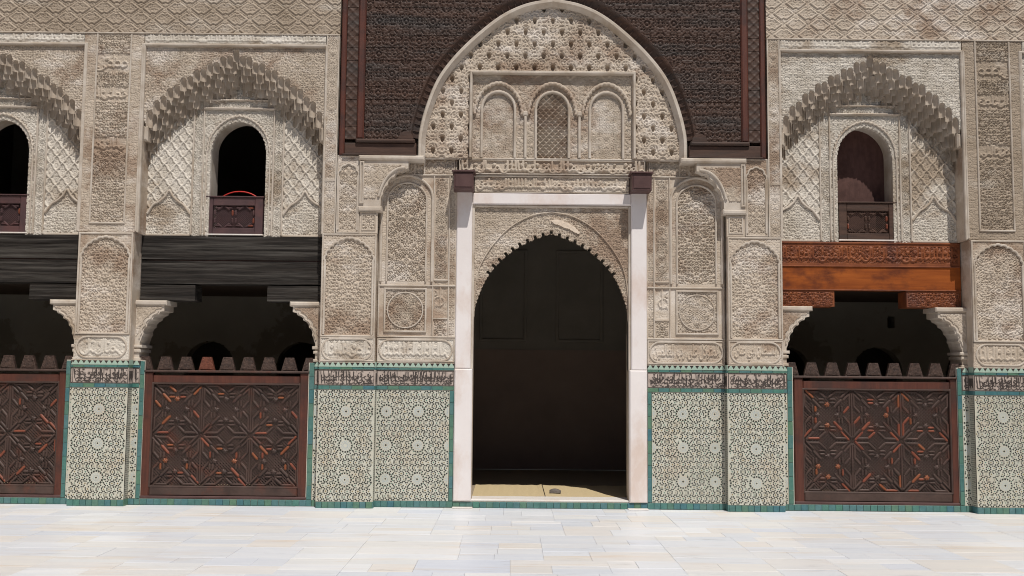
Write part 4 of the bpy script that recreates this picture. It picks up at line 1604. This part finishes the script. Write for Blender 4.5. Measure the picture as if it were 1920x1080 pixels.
def star_module(parent, cx, cz, mx, mz, y, w, pick, kpick):
    """a diamond of open lattice held by four knots; bold diagonals run out to the corners"""
    q = lambda a, b: (cx + a * mx, cz + b * mz)
    segs = []
    for sx in (-1, 1):
        for sz in (-1, 1):
            segs.append((q(0.13 * sx, 0.13 * sz), q(0.30 * sx, 0.30 * sz), w * 1.2))
            segs.append((q(0.325 * sx, 0.275 * sz), q(0.495 * sx, 0.445 * sz), w))
            segs.append((q(0.275 * sx, 0.325 * sz), q(0.445 * sx, 0.495 * sz), w))
            segs.append((q(0.05 * sx, 0.235 * sz), q(0.17 * sx, 0.235 * sz), w))
            segs.append((q(0.235 * sx, 0.05 * sz), q(0.235 * sx, 0.17 * sz), w))
            segs.append((q(0.05 * sx, 0.30 * sz), q(0.18 * sx, 0.30 * sz), w * 0.9))
            segs.append((q(0.30 * sx, 0.05 * sz), q(0.30 * sx, 0.18 * sz), w * 0.9))
            segs.append((q(0.03 * sx, 0.33 * sz), q(0.17 * sx, 0.455 * sz), w * 1.1))
            segs.append((q(0.33 * sx, 0.03 * sz), q(0.455 * sx, 0.17 * sz), w * 1.1))
            segs.append((q(0.15 * sx, 0.455 * sz), q(0.41 * sx, 0.455 * sz), w))
            segs.append((q(0.455 * sx, 0.15 * sz), q(0.455 * sx, 0.41 * sz), w))
    for a, c, ww in segs:
        strap(parent, a, c, y - random.uniform(0, 0.004), round(ww, 4), pick(), 0.014)
    for dx, dz in ((0.2, 0), (-0.2, 0), (0, 0.2), (0, -0.2)):
        p = q(dx, dz)
        knot(parent, p[0], p[1], y - 0.001, 0.036, kpick())


MERLON = None


def lattice_screen(cx, label, orange, red, seed, oddm=None):
    global MERLON
    rg = random.Random(seed)
    t = empty('lattice_screen', (cx, 0.2, 0.08))
    tag(t, label, 'screen', 'carved wooden screens closing the bays')
    x0, x1, z0, z1 = cx - 1.005, cx + 1.005, 0.088, 1.588
    Y = 0.165
    ix0, ix1, iz0, iz1 = cx - 0.895, cx + 0.895, 0.215, 1.455
    # frame members
    MB().cbox(x0, ix0, Y, Y + 0.08, z0, z1, 0.010).build('stile', 'wood_red' if red else 'screen_wood', t)
    MB().cbox(ix1, x1, Y, Y + 0.08, z0, z1, 0.010).build('stile', 'wood_red', t)
    MB().cbox(ix0 + 0.001, ix1 - 0.001, Y + 0.004, Y + 0.08, iz1, z1 - 0.03, 0.012).build('rail', 'screen_wood' if not red else 'wood_red', t)
    MB().cbox(ix0 + 0.001, ix1 - 0.001, Y + 0.004, Y + 0.08, z0 + 0.02, iz0, 0.012).build('rail', 'screen_wood', t)
    MB().cbox(x0 - 0.01, x1 + 0.01, Y - 0.02, Y + 0.09, z1, z1 + 0.028, 0.008).build('cap_moulding', 'screen_wood', t)
    MB().cbox(x0 - 0.006, x1 + 0.006, Y - 0.014, Y + 0.05, z0 - 0.012, z0 + 0.02, 0.006).build('foot_moulding', 'bracket_wood', t)
    MB().sweep(rect_path(ix0, ix1, iz0, iz1), mould(0.024, Y + 0.002, Y + 0.07, 0.008), closed=True).build('inner_moulding', 'screen_wood', t)
    yl = Y + 0.045
    diag_lattice(ix0, ix1, iz0, iz1, yl, 0.038, 0.0145).build('lattice_mesh', 'screen_wood', t, kind='stuff')

    def pick():
        r = rg.random()
        return 'screen_orange' if r < orange else ('screen_red' if r < orange + 0.10 else 'screen_wood')
    kpick = lambda: 'screen_orange' if rg.random() < (orange * 9 if cx > 0 else orange * 2) else 'screen_wood'
    nx, nz = 3, 2
    mx, mz = (ix1 - ix0) / nx, (iz1 - iz0) / nz
    for i in range(nx):
        for j in range(nz):
            star_module(t, ix0 + (i + 0.5) * mx, iz0 + (j + 0.5) * mz, mx, mz, yl - 0.001, 0.027, pick, kpick)
    # dividers between modules
    for i in range(1, nx):
        for j in range(nz):
            strap(t, (ix0 + i * mx, iz0 + j * mz + 0.03), (ix0 + i * mx, iz0 + (j + 1) * mz - 0.03), yl - 0.001, 0.024, 'screen_wood', 0.016)
    # merlons on the cap
    if MERLON is None:
        b = MB()
        b.prism([(-0.098, 0), (0.098, 0), (0.052, 0.163), (-0.052, 0.163)], -0.02, 0.03)
        b.prism([(-0.074, 0.014), (0.074, 0.014), (0.038, 0.145), (-0.038, 0.145)], -0.026, -0.02)
        MERLON = {m: b.mesh('merlon', m) for m in ('merlon_wood', 'merlon_red')}
    for k in range(9):
        xx = cx - 1.02 + 0.252 * k + (0.01 if cx < 0 else -0.01)
        if abs(xx - cx) < 1.06:
            link('merlon', MERLON['merlon_red' if (k == 3 and -5 < cx < 0) else 'merlon_wood'], t, loc=(xx, Y + 0.045, z1 + 0.028))
    return t


def window_rail(cx, label, mat, seed, Y=0.30):
    t = empty('window_rail', (cx, Y, 3.285))
    tag(t, label, 'railing', 'carved wooden rails in the windows')
    rg = random.Random(seed)
    x0, x1, z0, z1 = cx - 0.362, cx + 0.362, 3.30, 3.765
    ix0, ix1, iz0, iz1 = cx - 0.262, cx + 0.262, 3.385, 3.665
    for a, c in ((x0, ix0), (ix1, x1)):
        MB().cbox(a, c, Y - 0.02, Y + 0.04, z0, z1, 0.006).build('stile', mat, t)
    MB().cbox(ix0 + 0.001, ix1 - 0.001, Y - 0.018, Y + 0.04, iz1, z1, 0.006).build('rail', mat, t)
    MB().cbox(ix0 + 0.001, ix1 - 0.001, Y - 0.018, Y + 0.04, z0, iz0, 0.006).build('rail', mat, t)
    MB().cbox(x0 - 0.008, x1 + 0.008, Y - 0.035, Y + 0.05, z1, z1 + 0.016, 0.005).build('cap_moulding', mat, t)
    MB().cbox(x0 - 0.008, x1 + 0.008, Y - 0.035, Y + 0.03, z0 - 0.014, z0 + 0.006, 0.005).build('foot_moulding', 'sill_marble', t)
    yl = Y + 0.016
    diag_lattice(ix0, ix1, iz0, iz1, yl, 0.026, 0.008).build('lattice_mesh', mat, t, kind='stuff')
    mx, mz = 0.262, 0.28

    def pick():
        return 'screen_red' if rg.random() < 0.07 else mat
    for i in (-0.5, 0.5):
        c = (cx + i * mx, 3.525)
        q = lambda a, b: (c[0] + a * mx, c[1] + b * mz)
        for sx in (-1, 1):
            strap(t, q(-0.42, 0.40 * sx), q(-0.14, 0.40 * sx), yl, 0.026, pick(), 0.02)
            strap(t, q(0.14, 0.40 * sx), q(0.42, 0.40 * sx), yl, 0.026, pick(), 0.02)
            strap(t, q(0.42 * sx, -0.30), q(0.42 * sx, -0.05), yl, 0.026, pick(), 0.02)
            strap(t, q(0.42 * sx, 0.05), q(0.42 * sx, 0.30), yl, 0.026, pick(), 0.02)
            for sz in (-1, 1):
                strap(t, q(0.30 * sx, 0.30 * sz), q(0.05 * sx, 0.48 * sz), yl, 0.026, pick(), 0.02)
    return t


def lintel(cx, label, mats, carved, seed):
    t = empty('wooden_lintel', (cx, 0.3, 2.47))
    tag(t, label, 'beam', 'wooden lintels over the screens')
    x0, x1 = cx - 1.118, cx + 1.118
    Y = 0.25
    top, mid, blk = mats
    if carved:
        hf = regions((flat, 0.2, 0), (s_rect(x0 + 0.03, x1 - 0.03, 3.01, 3.215), script_pat(x0 + 0.03, x1 - 0.03, 3.01, 3.21, seed, 1.4, 0.008, 'b', 0.05, 0.7), -0.3, 1.2))
        relief('carved_beam', t, (x0, x1, 2.975, 3.245), None, Y + 0.005, Y + 0.26, hf, 0.013, top)
        MB().cbox(x0, x1, Y - 0.012, Y + 0.26, 3.247, 3.268, 0.006).build('cap_strip', top, t)
        MB().cbox(x0, x1, Y - 0.012, Y + 0.02, 2.961, 2.9745, 0.004).build('bead', top, t)
        relief('plain_beam', t, (x0, x1, 2.682, 2.960), None, Y + 0.004, Y + 0.26, grain(seed), 0.002, mid, res=0.012)
        MB().cbox(x0, x1, Y - 0.012, Y + 0.02, 2.667, 2.681, 0.004).build('bead', top, t)
    else:
        rg1 = grain(seed, 0.8, 45)
        relief('upper_beam', t, (x0, x1, 2.978, 3.268), None, Y, Y + 0.26, rg1, 0.020, top, res=0.011)
        MB().cbox(x0 + 0.05, x1 - 0.02, Y + 0.012, Y + 0.05, 2.962, 2.977, 0.003).build('gap_strip', 'bracket_wood', t)
        relief('lower_beam', t, (x0, x1, 2.678, 2.961), None, Y + 0.004, Y + 0.26, grain(seed + 9, 0.8, 45), 0.020, mid, res=0.011)
    for sg in (-1, 1):
        a, c = sorted((sg * 1.118, sg * 0.445))
        f2 = regions((flat, 0.2, 0), (s_rect(cx + a + 0.02, cx + c - 0.02, 2.485, 2.64), vine('a', 0.05, cx, 2.5), -0.3, 1.2)) if carved else grain(seed + 20 + sg, 1.0, 50)
        relief('corbel_block', t, (cx + a, cx + c, 2.468, 2.664), None, Y + 0.008, Y + 0.28, f2, 0.011, blk, res=0.009)
    return t


# ================================================================== HOOD, TYMPANUM, DOORWAY
TYM = [(1.635, 4.24), (1.626, 4.53), (1.548, 4.864), (1.418, 5.199), (1.228, 5.475), (0.965, 5.75), (0.640, 6.015), (0.33, 6.165), (0.0, 6.23)]
TYM = catmull(TYM, 5)
TYM_FULL = TYM + [(-x, z) for x, z in TYM[::-1][1:]]


def offset_path(path, o):
    P = np.asarray(path, float)
    d = np.gradient(P, axis=0)
    d /= np.linalg.norm(d, axis=1)[:, None]
    n = np.c_[-d[:, 1], d[:, 0]]
    return [tuple(p) for p in P + n * o]


def hood():
    t = empty('wooden_hood', (0, 0.05, 4.25))
    tag(t, 'dark carved cedar facing around the great arch above the doorway', 'wood panelling')
    outer = offset_path(TYM_FULL, -0.115)
    cutp = [(outer[0][0], 4.0)] + outer + [(outer[-1][0], 4.0)]
    arch = s_poly(cutp)
    seams = [4.445, 4.60, 4.94, 5.10, 5.43, 5.59, 5.75, 6.10, 6.42, 6.75]
    X1 = 2.30
    pats = [scroll_pat(seams[i + 1] - seams[i], i) for i in range(len(seams) - 1)]
    for i in range(len(seams) - 1):
        z0, z1 = seams[i] + 0.003, seams[i + 1] - 0.003
        for sg in (-1, 1):
            xa, xb = (-X1, 0.0) if sg < 0 else (0.0, X1)
            if z1 > 6.5:
                f = flat
            else:
                dz = random.uniform(0, 0.1)
                f = (lambda x, z, p=pats[i], z0=z0: p(x, z - z0))
            relief('carved_plank', t, (xa, xb, z0, z1), s_and(s_rect(xa, xb, z0, z1), lambda x, z: -arch(x, z)), -0.02 + random.uniform(0, 0.003), 0.06, f, 0.012, 'wood_dark', res=0.0095)
        # outer border boards beyond the red post
        for sg in (-1, 1):
            f = lambda x, z: 0.8 * (np.abs(np.mod((x + z) / 0.11, 1) - 0.5) < 0.12) + 0.8 * (np.abs(np.mod((x - z) / 0.11, 1) - 0.5) < 0.12)
            relief('border_board', t, (2.40, 2.535, z0, z1), None, -0.015, 0.06, f, 0.008, 'wood_dark', sg, 0.0, res=0.012)
    for sg in (-1, 1):
        MB(sg).cbox(2.305, 2.395, -0.05, 0.06, 4.445, 6.75, 0.018).build('post', 'wood_red', t)
        MB(sg).cbox(2.54, 2.605, -0.035, 0.06, 4.25, 6.75, 0.014).build('edge_strip', 'wood_red', t)
        MB(sg).cbox(1.665, 2.539, -0.035, 0.16, 4.25, 4.40, 0.01).build('ledge_board', 'wood_dark', t)
        MB(sg).cbox(1.68, 2.40, -0.075, 0.1, 4.401, 4.444, 0.016).build('ledge_moulding', 'wood_dark', t)
        MB(sg).cbox(1.66, 2.56, -0.05, 0.1, 4.245, 4.262, 0.006).build('ledge_foot', 'wood_dark', t)
        # rounded stop at the foot of the arch
        st = [(1.79 + 0.09 * math.cos(a), 4.45 + 0.10 * math.sin(a)) for a in np.linspace(0, math.pi, 10)]
        MB(sg).prism(st, -0.045, 0.02).build('arch_stop', 'wood_dark', t)
    # hollow wooden rim of the arch, with carved ribs
    rim = [q for q in TYM_FULL if q[1] > 4.42]
    MB().sweep(rim, [(0.0, 0.15), (0.0, 0.03), (-0.05, 0.022), (-0.085, 0.004), (-0.105, -0.030), (-0.125, -0.035), (-0.14, -0.02), (-0.14, 0.15)]).build('arch_rim', 'wood_dark', t)
    rb = MB().box(-0.006, 0.006, -0.012, 0.012, -0.042, 0.042).mesh('rim_rib', 'wood_dark')
    P = resample(rim, 0.085)
    for i in range(1, len(P) - 1):
        d = P[i + 1] - P[i - 1]
        d /= np.linalg.norm(d)
        n = np.array((d[1], -d[0]))
        c = P[i] + n * 0.052
        o = link('rim_rib', rb, t, loc=(c[0], 0.014, c[1]))
        ang = math.atan2(n[1], n[0])
        o.rotation_euler = (Matrix.Rotation(-(ang - math.pi / 2), 3, 'Y') @ Matrix.Rotation(0.28, 3, 'X')).to_euler()
    # planks of the facade above the photograph's edge
    MB().box(-2.6, 2.6, 0.0, 0.2, 6.752, 7.2).build('top_board', 'wood_dark', t)
    return t


def tympanum():
    t = empty('arch_tympanum', (0, 0.1, 4.24))
    tag(t, 'carved plaster tympanum with three blind windows inside the great arch', 'tympanum')
    inner = offset_path(TYM_FULL, 0.06)
    inner = [(x, z) for x, z in inner if True]
    sh = s_poly([(inner[0][0], 4.245)] + inner + [(inner[-1][0], 4.245)])
    frame_hole = s_rect(-1.02, 1.02, 4.0, 5.335)
    sh2 = s_sub(s_and(sh, lambda x, z: 4.247 - z), frame_hole)
    relief('carved_field', t, (-1.62, 1.62, 4.24, 6.24), sh2, 0.080, 0.21, tulip_pat(), 0.019, 'stucco', res=0.007)
    prof = [(-0.012, 0.16), (-0.012, 0.0), (0.0, -0.02), (0.030, -0.02), (0.040, 0.0), (0.075, 0.06), (0.078, 0.16)]
    path = [(1.638, 4.2)] + TYM_FULL + [(-1.638, 4.2)]
    MB().sweep(path, prof).build('arch_moulding', 'stucco_trim', t)
    # inner panel with three windows
    wins = []
    for c in (-0.667, 0.0, 0.667):
        wins.append(arch_path(0.205, 4.86, 5.085, 0.03, 20, c, 4.255))
    big = [arch_path(0.285, 4.83, 5.185, 0.03, 20, c) for c in (-0.667, 0.0, 0.667)]
    regs = []
    for c, wp in zip((-0.667, 0.0, 0.667), wins):
        regs.append((s_poly(wp), lattice_pat(0.075, c, 4.3) if c == 0 else vine('d', 0.045, c, 4.3), -1.0, 0.9))
    hf = regions((vine('b', 0.065), 0.0, 0.9), *regs)
    pn = relief('window_panel', t, (-0.985, 0.985, 4.25, 5.295), None, 0.105, 0.21, hf, 0.013, 'stucco', res=0.007)
    for c, wp in zip((-0.667, 0.0, 0.667), wins):
        MB().sweep(wp, mould(0.032, 0.07, 0.12, 0.01)).build('blind_window_moulding', 'stucco_trim', pn)
        MB().sweep(lobed(arch_path(0.285, 4.80, 5.185, 0.05, 20, c), 0.06, 0.012, 5, -1), mould(0.034, 0.055, 0.12, 0.012)).build('hood_moulding', 'stucco', pn)
    for x in (-0.333, 0.333):
        MB().cbox(x - 0.017, x + 0.017, 0.065, 0.12, 4.255, 4.78, 0.010).build('colonnette', 'stucco_trim', pn)
        MB().cbox(x - 0.035, x + 0.035, 0.06, 0.12, 4.78, 4.84, 0.012).build('colonnette_capital', 'stucco_trim', pn)
    MB().sweep([(1.003, 4.25), (1.003, 5.315), (-1.003, 5.315), (-1.003, 4.25)], [(-0.02, 0.2), (-0.02, 0.03), (-0.01, 0.02), (0.008, 0.02), (0.018, 0.06), (0.02, 0.2)]).build('panel_frame', 'stucco_trim', t)
    MB().cbox(-1.6, 1.6, 0.076, 0.2, 4.232, 4.250, 0.006).build('sill_fillet', 'stucco_trim', t)
    return t


def doorway():
    t = empty('doorway_surround', (0, 0.2, 0))
    tag(t, 'pink plaster door frame with scalloped arch and inscription bands over it', 'doorway')
    # inscription bands
    a = relief('inscription_band', t, (-1.145, 1.145, 4.048, 4.230), None, 0.105, 0.27,
               script_pat(-1.12, 1.12, 4.052, 4.228, 301, 1.9, 0.0095, 'b', 0.06, 0.15), 0.030, 'stucco', res=0.007)
    MB().sweep(rect_path(-1.138, 1.138, 4.055, 4.224), mould(0.012, 0.080, 0.11, 0.004), closed=True).build('border', 'stucco_trim', a)
    b2 = relief('inscription_band', t, (-0.95, 0.95, 3.842, 4.018), None, 0.125, 0.27,
                script_pat(-0.94, 0.94, 3.85, 4.01, 302, 2.0, 0.0075, 'd', 0.07, 0.4), 0.022, 'stucco', res=0.007)
    MB().cbox(-1.145, 1.145, 0.098, 0.27, 4.020, 4.046, 0.010).build('fillet', 'stucco_trim', t)
    MB().cbox(-0.95, 0.95, 0.118, 0.27, 3.826, 3.840, 0.006).build('fillet', 'stucco_trim', t)
    # plaster frame
    for s in (-1, 1):
        MB(s).cbox(0.975, 1.166, 0.118, 0.26, 1.665, 4.046, 0.012).build('jamb', 'pink_plaster', t)
        MB(s).cbox(0.952, 1.168, 0.112, 0.26, 0.078, 1.663, 0.014).build('jamb_foot', 'pink_plaster', t)
        MB(s).cbox(0.945, 0.979, 0.150, 0.30, 1.660, 3.68, 0.008).build('inner_fillet', 'stucco_trim', t)
    MB().cbox(-0.973, 0.973, 0.120, 0.26, 3.682, 3.824, 0.012).build('lintel_plaster', 'pink_plaster', t)
    MB().cbox(-0.944, 0.944, 0.145, 0.27, 3.652, 3.680, 0.010).build('soffit_moulding', 'stucco_trim', t)
    # carved spandrel with archivolt
    base = catmull([(0.965, 2.26), (0.925, 2.47), (0.815, 2.75), (0.67, 2.95), (0.46, 3.135), (0.24, 3.255), (0.0, 3.345)], 6)
    full = base + [(-x, z) for x, z in base[::-1][1:]]
    teeth = lobed(full, 0.051, 0.011, 6, 1)
    # little keyhole nicks between the lobes
    op = [(0.955, 1.0)] + teeth + [(-0.955, 1.0)]
    hole = s_poly(op)
    nicks = [p for p in offset_path(resample(full, 0.102), -0.022) if p[1] > 2.80]
    necks = [p for p in offset_path(resample(full, 0.102), -0.002) if p[1] > 2.80]
    hole2 = lambda x, z: np.minimum(hole(x, z), np.minimum(np.min(np.stack([np.hypot(x - p[0], z - p[1]) - 0.0195 for p in nicks]), 0),
                                                           np.min(np.stack([np.hypot(x - p[0], z - p[1]) - 0.019 for p in necks]), 0)))
    av = catmull([(0.945, 2.30), (0.94, 2.60), (0.885, 2.90), (0.74, 3.16), (0.52, 3.40), (0.26, 3.55), (0.0, 3.605)], 6)
    avf = av + [(-x, z) for x, z in av[::-1][1:]]
    ring = s_poly([(1.2, 2.0)] + avf + [(-1.2, 2.0)])
    hf = regions((vine('c', 0.055, 0, 3.0), 0.1, 0.9), (ring, vine('a', 0.06, 0, 3.0), -0.9, 1.0))
    sp = relief('arch_spandrel', t, (-0.945, 0.945, 2.26, 3.652), s_sub(s_rect(-0.945, 0.945, 2.26, 3.652), hole2), 0.19, 0.255, hf, 0.013, 'stucco', res=0.007)
    MB().sweep(avf, mould(0.014, 0.172, 0.2, 0.005)).build('archivolt_moulding', 'stucco', sp)
    relief('plaster_loss', sp, (-0.02, 0.36, 3.31, 3.53), s_poly([(0.0, 3.49), (0.05, 3.515), (0.12, 3.50), (0.19, 3.475), (0.27, 3.43), (0.35, 3.35), (0.34, 3.328), (0.29, 3.345), (0.22, 3.39), (0.15, 3.41), (0.09, 3.44), (0.03, 3.455)]), 0.178, 0.2, lambda x, z: vnoise(x * 60, z * 60, 4), 0.006, 'plaster_loss', res=0.008)
    # door reveal
    rv = offset_path(full, -0.075)
    rv = [(0.965, 0.085), (0.965, 2.10)] + [(max(-1.0, min(1.0, x)), z) for x, z in rv] + [(-0.965, 2.10), (-0.965, 0.085)]
    MB().sweep(rv, [(0.0, 0.30), (0.0, 0.56), (-0.05, 0.56), (-0.05, 0.30)]).build('door_reveal', 'stucco_brown', t)
    for s in (-1, 1):
        MB(s).cbox(0.945, 1.0, 0.205, 0.34, 0.085, 2.262, 0.01).build('reveal_strip', 'stucco_brown', t)
    return t


hood()
tympanum()
doorway()
for s in (-1, 1):
    pier(s)
for s in (-1, 1):
    pilaster(s)

# bracket ends above the door frame
for s in (-1, 1):
    t = empty('bracket_beam', (s * 1.075, 0.0, 3.82))
    tag(t, 'short dark wooden beam end jutting out above the ' + ('left' if s < 0 else 'right') + ' door jamb', 'beam', 'beam ends over the door frame')
    MB(s).cbox(0.955, 1.195, -0.13, 0.13, 3.825, 4.03, 0.008).build('beam_end', 'bracket_wood', t)
    MB(s).cbox(0.935, 1.215, -0.15, 0.13, 4.031, 4.052, 0.006).build('cap_board', 'bracket_wood', t)
    MB(s).cbox(0.975, 1.175, -0.138, -0.131, 3.85, 4.0, 0.003).build('face_plate', 'bracket_wood', t)

# upper frieze and the line of script below it
for s in (-1, 1):
    side = 'left' if s < 0 else 'right'
    t = empty('carved_frieze', (s * 5.0, 0, 5.64))
    tag(t, 'carved plaster frieze of interlaced cartouches above the ' + side + ' bays', 'frieze', 'friezes above the bays')
    relief('frieze_panel', t, (2.628, 7.3, 5.762, 6.46), None, 0.0, 0.07, frieze_pat(0.30, 0.27), 0.012, 'stucco_brown' if s < 0 else 'stucco', s)
    MB(s).box(2.63, 7.3, 0.0, 0.06, 6.462, 7.2).build('plain_wall', 'stucco', t)
    MB(s).cbox(2.63, 7.3, -0.02, 0.03, 5.745, 5.760, 0.005).build('fillet', 'stucco_trim', t)
    for x0, x1 in ((2.80, 5.03), (5.78, 7.3)):
        a, c = (x0, x1) if s > 0 else (-x1, -x0)
        relief('inscription_band', t, (a, c, 5.632, 5.744), None, 0.0, 0.07, script_pat(a, c, 5.64, 5.738, int(x0 * 10) + s, 1.5, 0.007, 'b', 0.035, 0.5), 0.012, 'stucco_pale', res=0.008)

B0, B1 = 3.91, 6.87
window_bay(-B0, 'carved window bay with stalactite arch, between left pilaster and doorway pier', 0)
window_bay(B0, 'carved window bay with stalactite arch, right of the doorway above orange beam', 1)
window_bay(-B1, 'carved window bay with stalactite arch, cut off by the left edge', 2)
window_bay(B1, 'sliver of carved window bay at the top right edge', 3)

window_rail(-B0 - 0.04, 'dark reddish carved window rail with a red hoop behind it', 'rail_wood', 1)
window_rail(B0 + 0.03, 'blackish carved window rail above the orange beam', 'wood_dark', 2)
window_rail(-B1, 'dark carved window rail cut off by the left edge', 'rail_wood', 3)
window_rail(B1, 'dark carved window rail just beyond the right edge', 'wood_dark', 4)

lintel(-B0 - 0.03, 'charred black double beam over the lattice screen left of the doorway', ('wood_char', 'wood_char', 'wood_char'), False, 31)
lintel(B0 + 0.03, 'new orange and red carved double beam over the right lattice screen', ('wood_carved_red', 'wood_orange', 'wood_carved_red'), True, 32)
lintel(-B1, 'charred black double beam cut off by the left edge', ('wood_char', 'wood_char', 'wood_char'), False, 33)
lintel(B1, 'dark double beam just beyond the right edge', ('wood_char', 'wood_char', 'wood_char'), False, 34)

lattice_screen(-B0 - 0.03, 'dark lattice screen with scattered red-brown repairs, just left of the doorway', 0.05, True, 5)
lattice_screen(B0 + 0.05, 'dark lattice screen with bright orange repairs, under the orange beam', 0.045, True, 6)
lattice_screen(-B1, 'dark lattice screen cut off by the left edge', 0.015, True, 8)
lattice_screen(B1, 'dark lattice screen just beyond the right edge', 0.01, True, 9)

# green tile kerb under the screens
for cx, x0, x1, lab in ((-B0, -4.93, -2.93, 'green glazed tile kerb under the screen left of the doorway'),
                        (B0, 2.93, 4.93, 'green glazed tile kerb under the right screen'),
                        (-B1, -6.9, -5.88, 'green glazed tile kerb under the leftmost screen'),
                        (B1, 5.88, 7.9, 'green glazed tile kerb just beyond the right edge')):
    t = empty('tile_kerb', (cx, 0.14, 0))
    tag(t, lab, 'kerb', 'tile kerbs under the screens')
    MB().box(x0, x1, 0.152, 0.3, 0, 0.074).build('kerb_core', 'grout', t)
    tile_row(t, x0, x1, 0.0, 0.075, 0.138, 1, 0.085)

# threshold
t = empty('door_threshold', (0, 0.2, 0))
tag(t, 'worn stone door sill on a row of green and blue tiles', 'door sill')
MB().cbox(-0.955, 0.955, 0.15, 0.50, 0.076, 0.100, 0.006).build('sill_slab', 'sill_marble', t)
MB().box(-1.17, 1.17, 0.150, 0.40, 0, 0.075).build('sill_core', 'grout', t)
tile_row(t, -1.17, 1.17, 0.0, 0.075, 0.134, 1, 0.08)
for sg in (-1, 1):
    o = MB(sg).cbox(0.93, 1.17, 0.03, 0.13, 0.002, 0.014, 0.004).build('loose_slab', 'sill_marble')
    tag(o, 'small loose stone slab on the floor below the ' + ('left' if sg < 0 else 'right') + ' door jamb', 'slab', 'loose slabs by the door jambs')

# straw mats inside the door
for xa, xb, nm in ((-0.95, -0.055, 'left'), (-0.04, 1.3, 'right')):
    o = relief('straw_mat', None, (xa, xb, 0.0, 1.0), None, 0, 0.004, flat, 0, 'straw', res=0.2)
    bpy.data.objects.remove(o)
    b = MB()
    n = 14
    vs, fs = [], []
    for i in range(n + 1):
        for j, yy in enumerate((0.505, 1.15, 1.8)):
            vs.append((xa + (xb - xa) * i / n, yy, 0.099 + 0.004 * math.sin(i * 2.1 + j) + (0.012 if i == n and nm == 'left' else 0)))
    for i in range(n):
        for j in range(2):
            fs.append((i * 3 + j, (i + 1) * 3 + j, (i + 1) * 3 + j + 1, i * 3 + j + 1))
    k = len(vs)
    vs += [(x, y, 0.088) for x, y, z in vs]
    fs += [tuple(k + q for q in f[::-1]) for f in fs]
    for i in range(n):
        fs.append((i * 3, k + i * 3, k + i * 3 + 3, i * 3 + 3))
    b.add(vs, fs)
    o = b.build('straw_mat', 'straw')
    tag(o, 'yellow straw mat on the ' + nm + ' side just inside the door sill', 'mat', 'straw mats inside the door')

# a dark shoe on the mat
b = MB()
prof = []
for i in range(9):
    tt = i / 8
    wv = 0.045 * math.sin(math.pi * min(1, 0.12 + tt * 0.8)) ** 0.6 + 0.004
    hv = 0.055 * (0.35 + 0.65 * math.sin(math.pi * (0.15 + 0.75 * tt))) 
    ring = [(0.02 + 0.145 * tt, 0.86 + wv * math.cos(a), 0.105 + hv * max(0, math.sin(a)) ** 0.8) for a in np.linspace(0, math.pi, 9)]
    prof.append(ring)
vs = [p for r in prof for p in r]
fs = [(i * 9 + j, (i + 1) * 9 + j, (i + 1) * 9 + j + 1, i * 9 + j + 1) for i in range(8) for j in range(8)]
fs += [tuple(range(9)), tuple(range(80, 71, -1))]
b.add(vs, fs)
o = b.build('shoe', 'shoe_leather', smooth=True)
tag(o, 'small dark shoe lying on the straw mat inside the doorway', 'shoe')

# red hoop in the left window
b = MB()
vs, fs = [], []
NR, NT = 48, 8
for i in range(NR):
    a = 2 * math.pi * i / NR
    for j in range(NT):
        q = 2 * math.pi * j / NT
        rr = 0.37 + 0.0085 * math.cos(q)
        vs.append((-3.905 + rr * math.cos(a), 0.37 + 0.0085 * math.sin(q), 3.485 + rr * math.sin(a)))
for i in range(NR):
    for j in range(NT):
        fs.append((i * NT + j, ((i + 1) % NR) * NT + j, ((i + 1) % NR) * NT + (j + 1) % NT, i * NT + (j + 1) % NT))
b.add(vs, fs)
o = b.build('red_hoop', 'red_rubber', smooth=True)
tag(o, 'thin red hoop showing above the rail in the window left of the doorway', 'hoop')

# wooden shutter behind the right window
t = empty('window_shutter', (B0, 0.57, 3.2))
tag(t, 'reddish wooden shutter inside the window above the orange beam', 'shutter')
MB().cbox(B0 - 0.44, B0 + 0.44, 0.59, 0.615, 3.2, 4.9, 0.004).build('leaf', 'shutter_wood', t)

print('objects', len(bpy.data.objects), 'slabs', nslab)

print('tris', sum(len(o.data.polygons) * 2 for o in bpy.data.objects if o.type == 'MESH'))
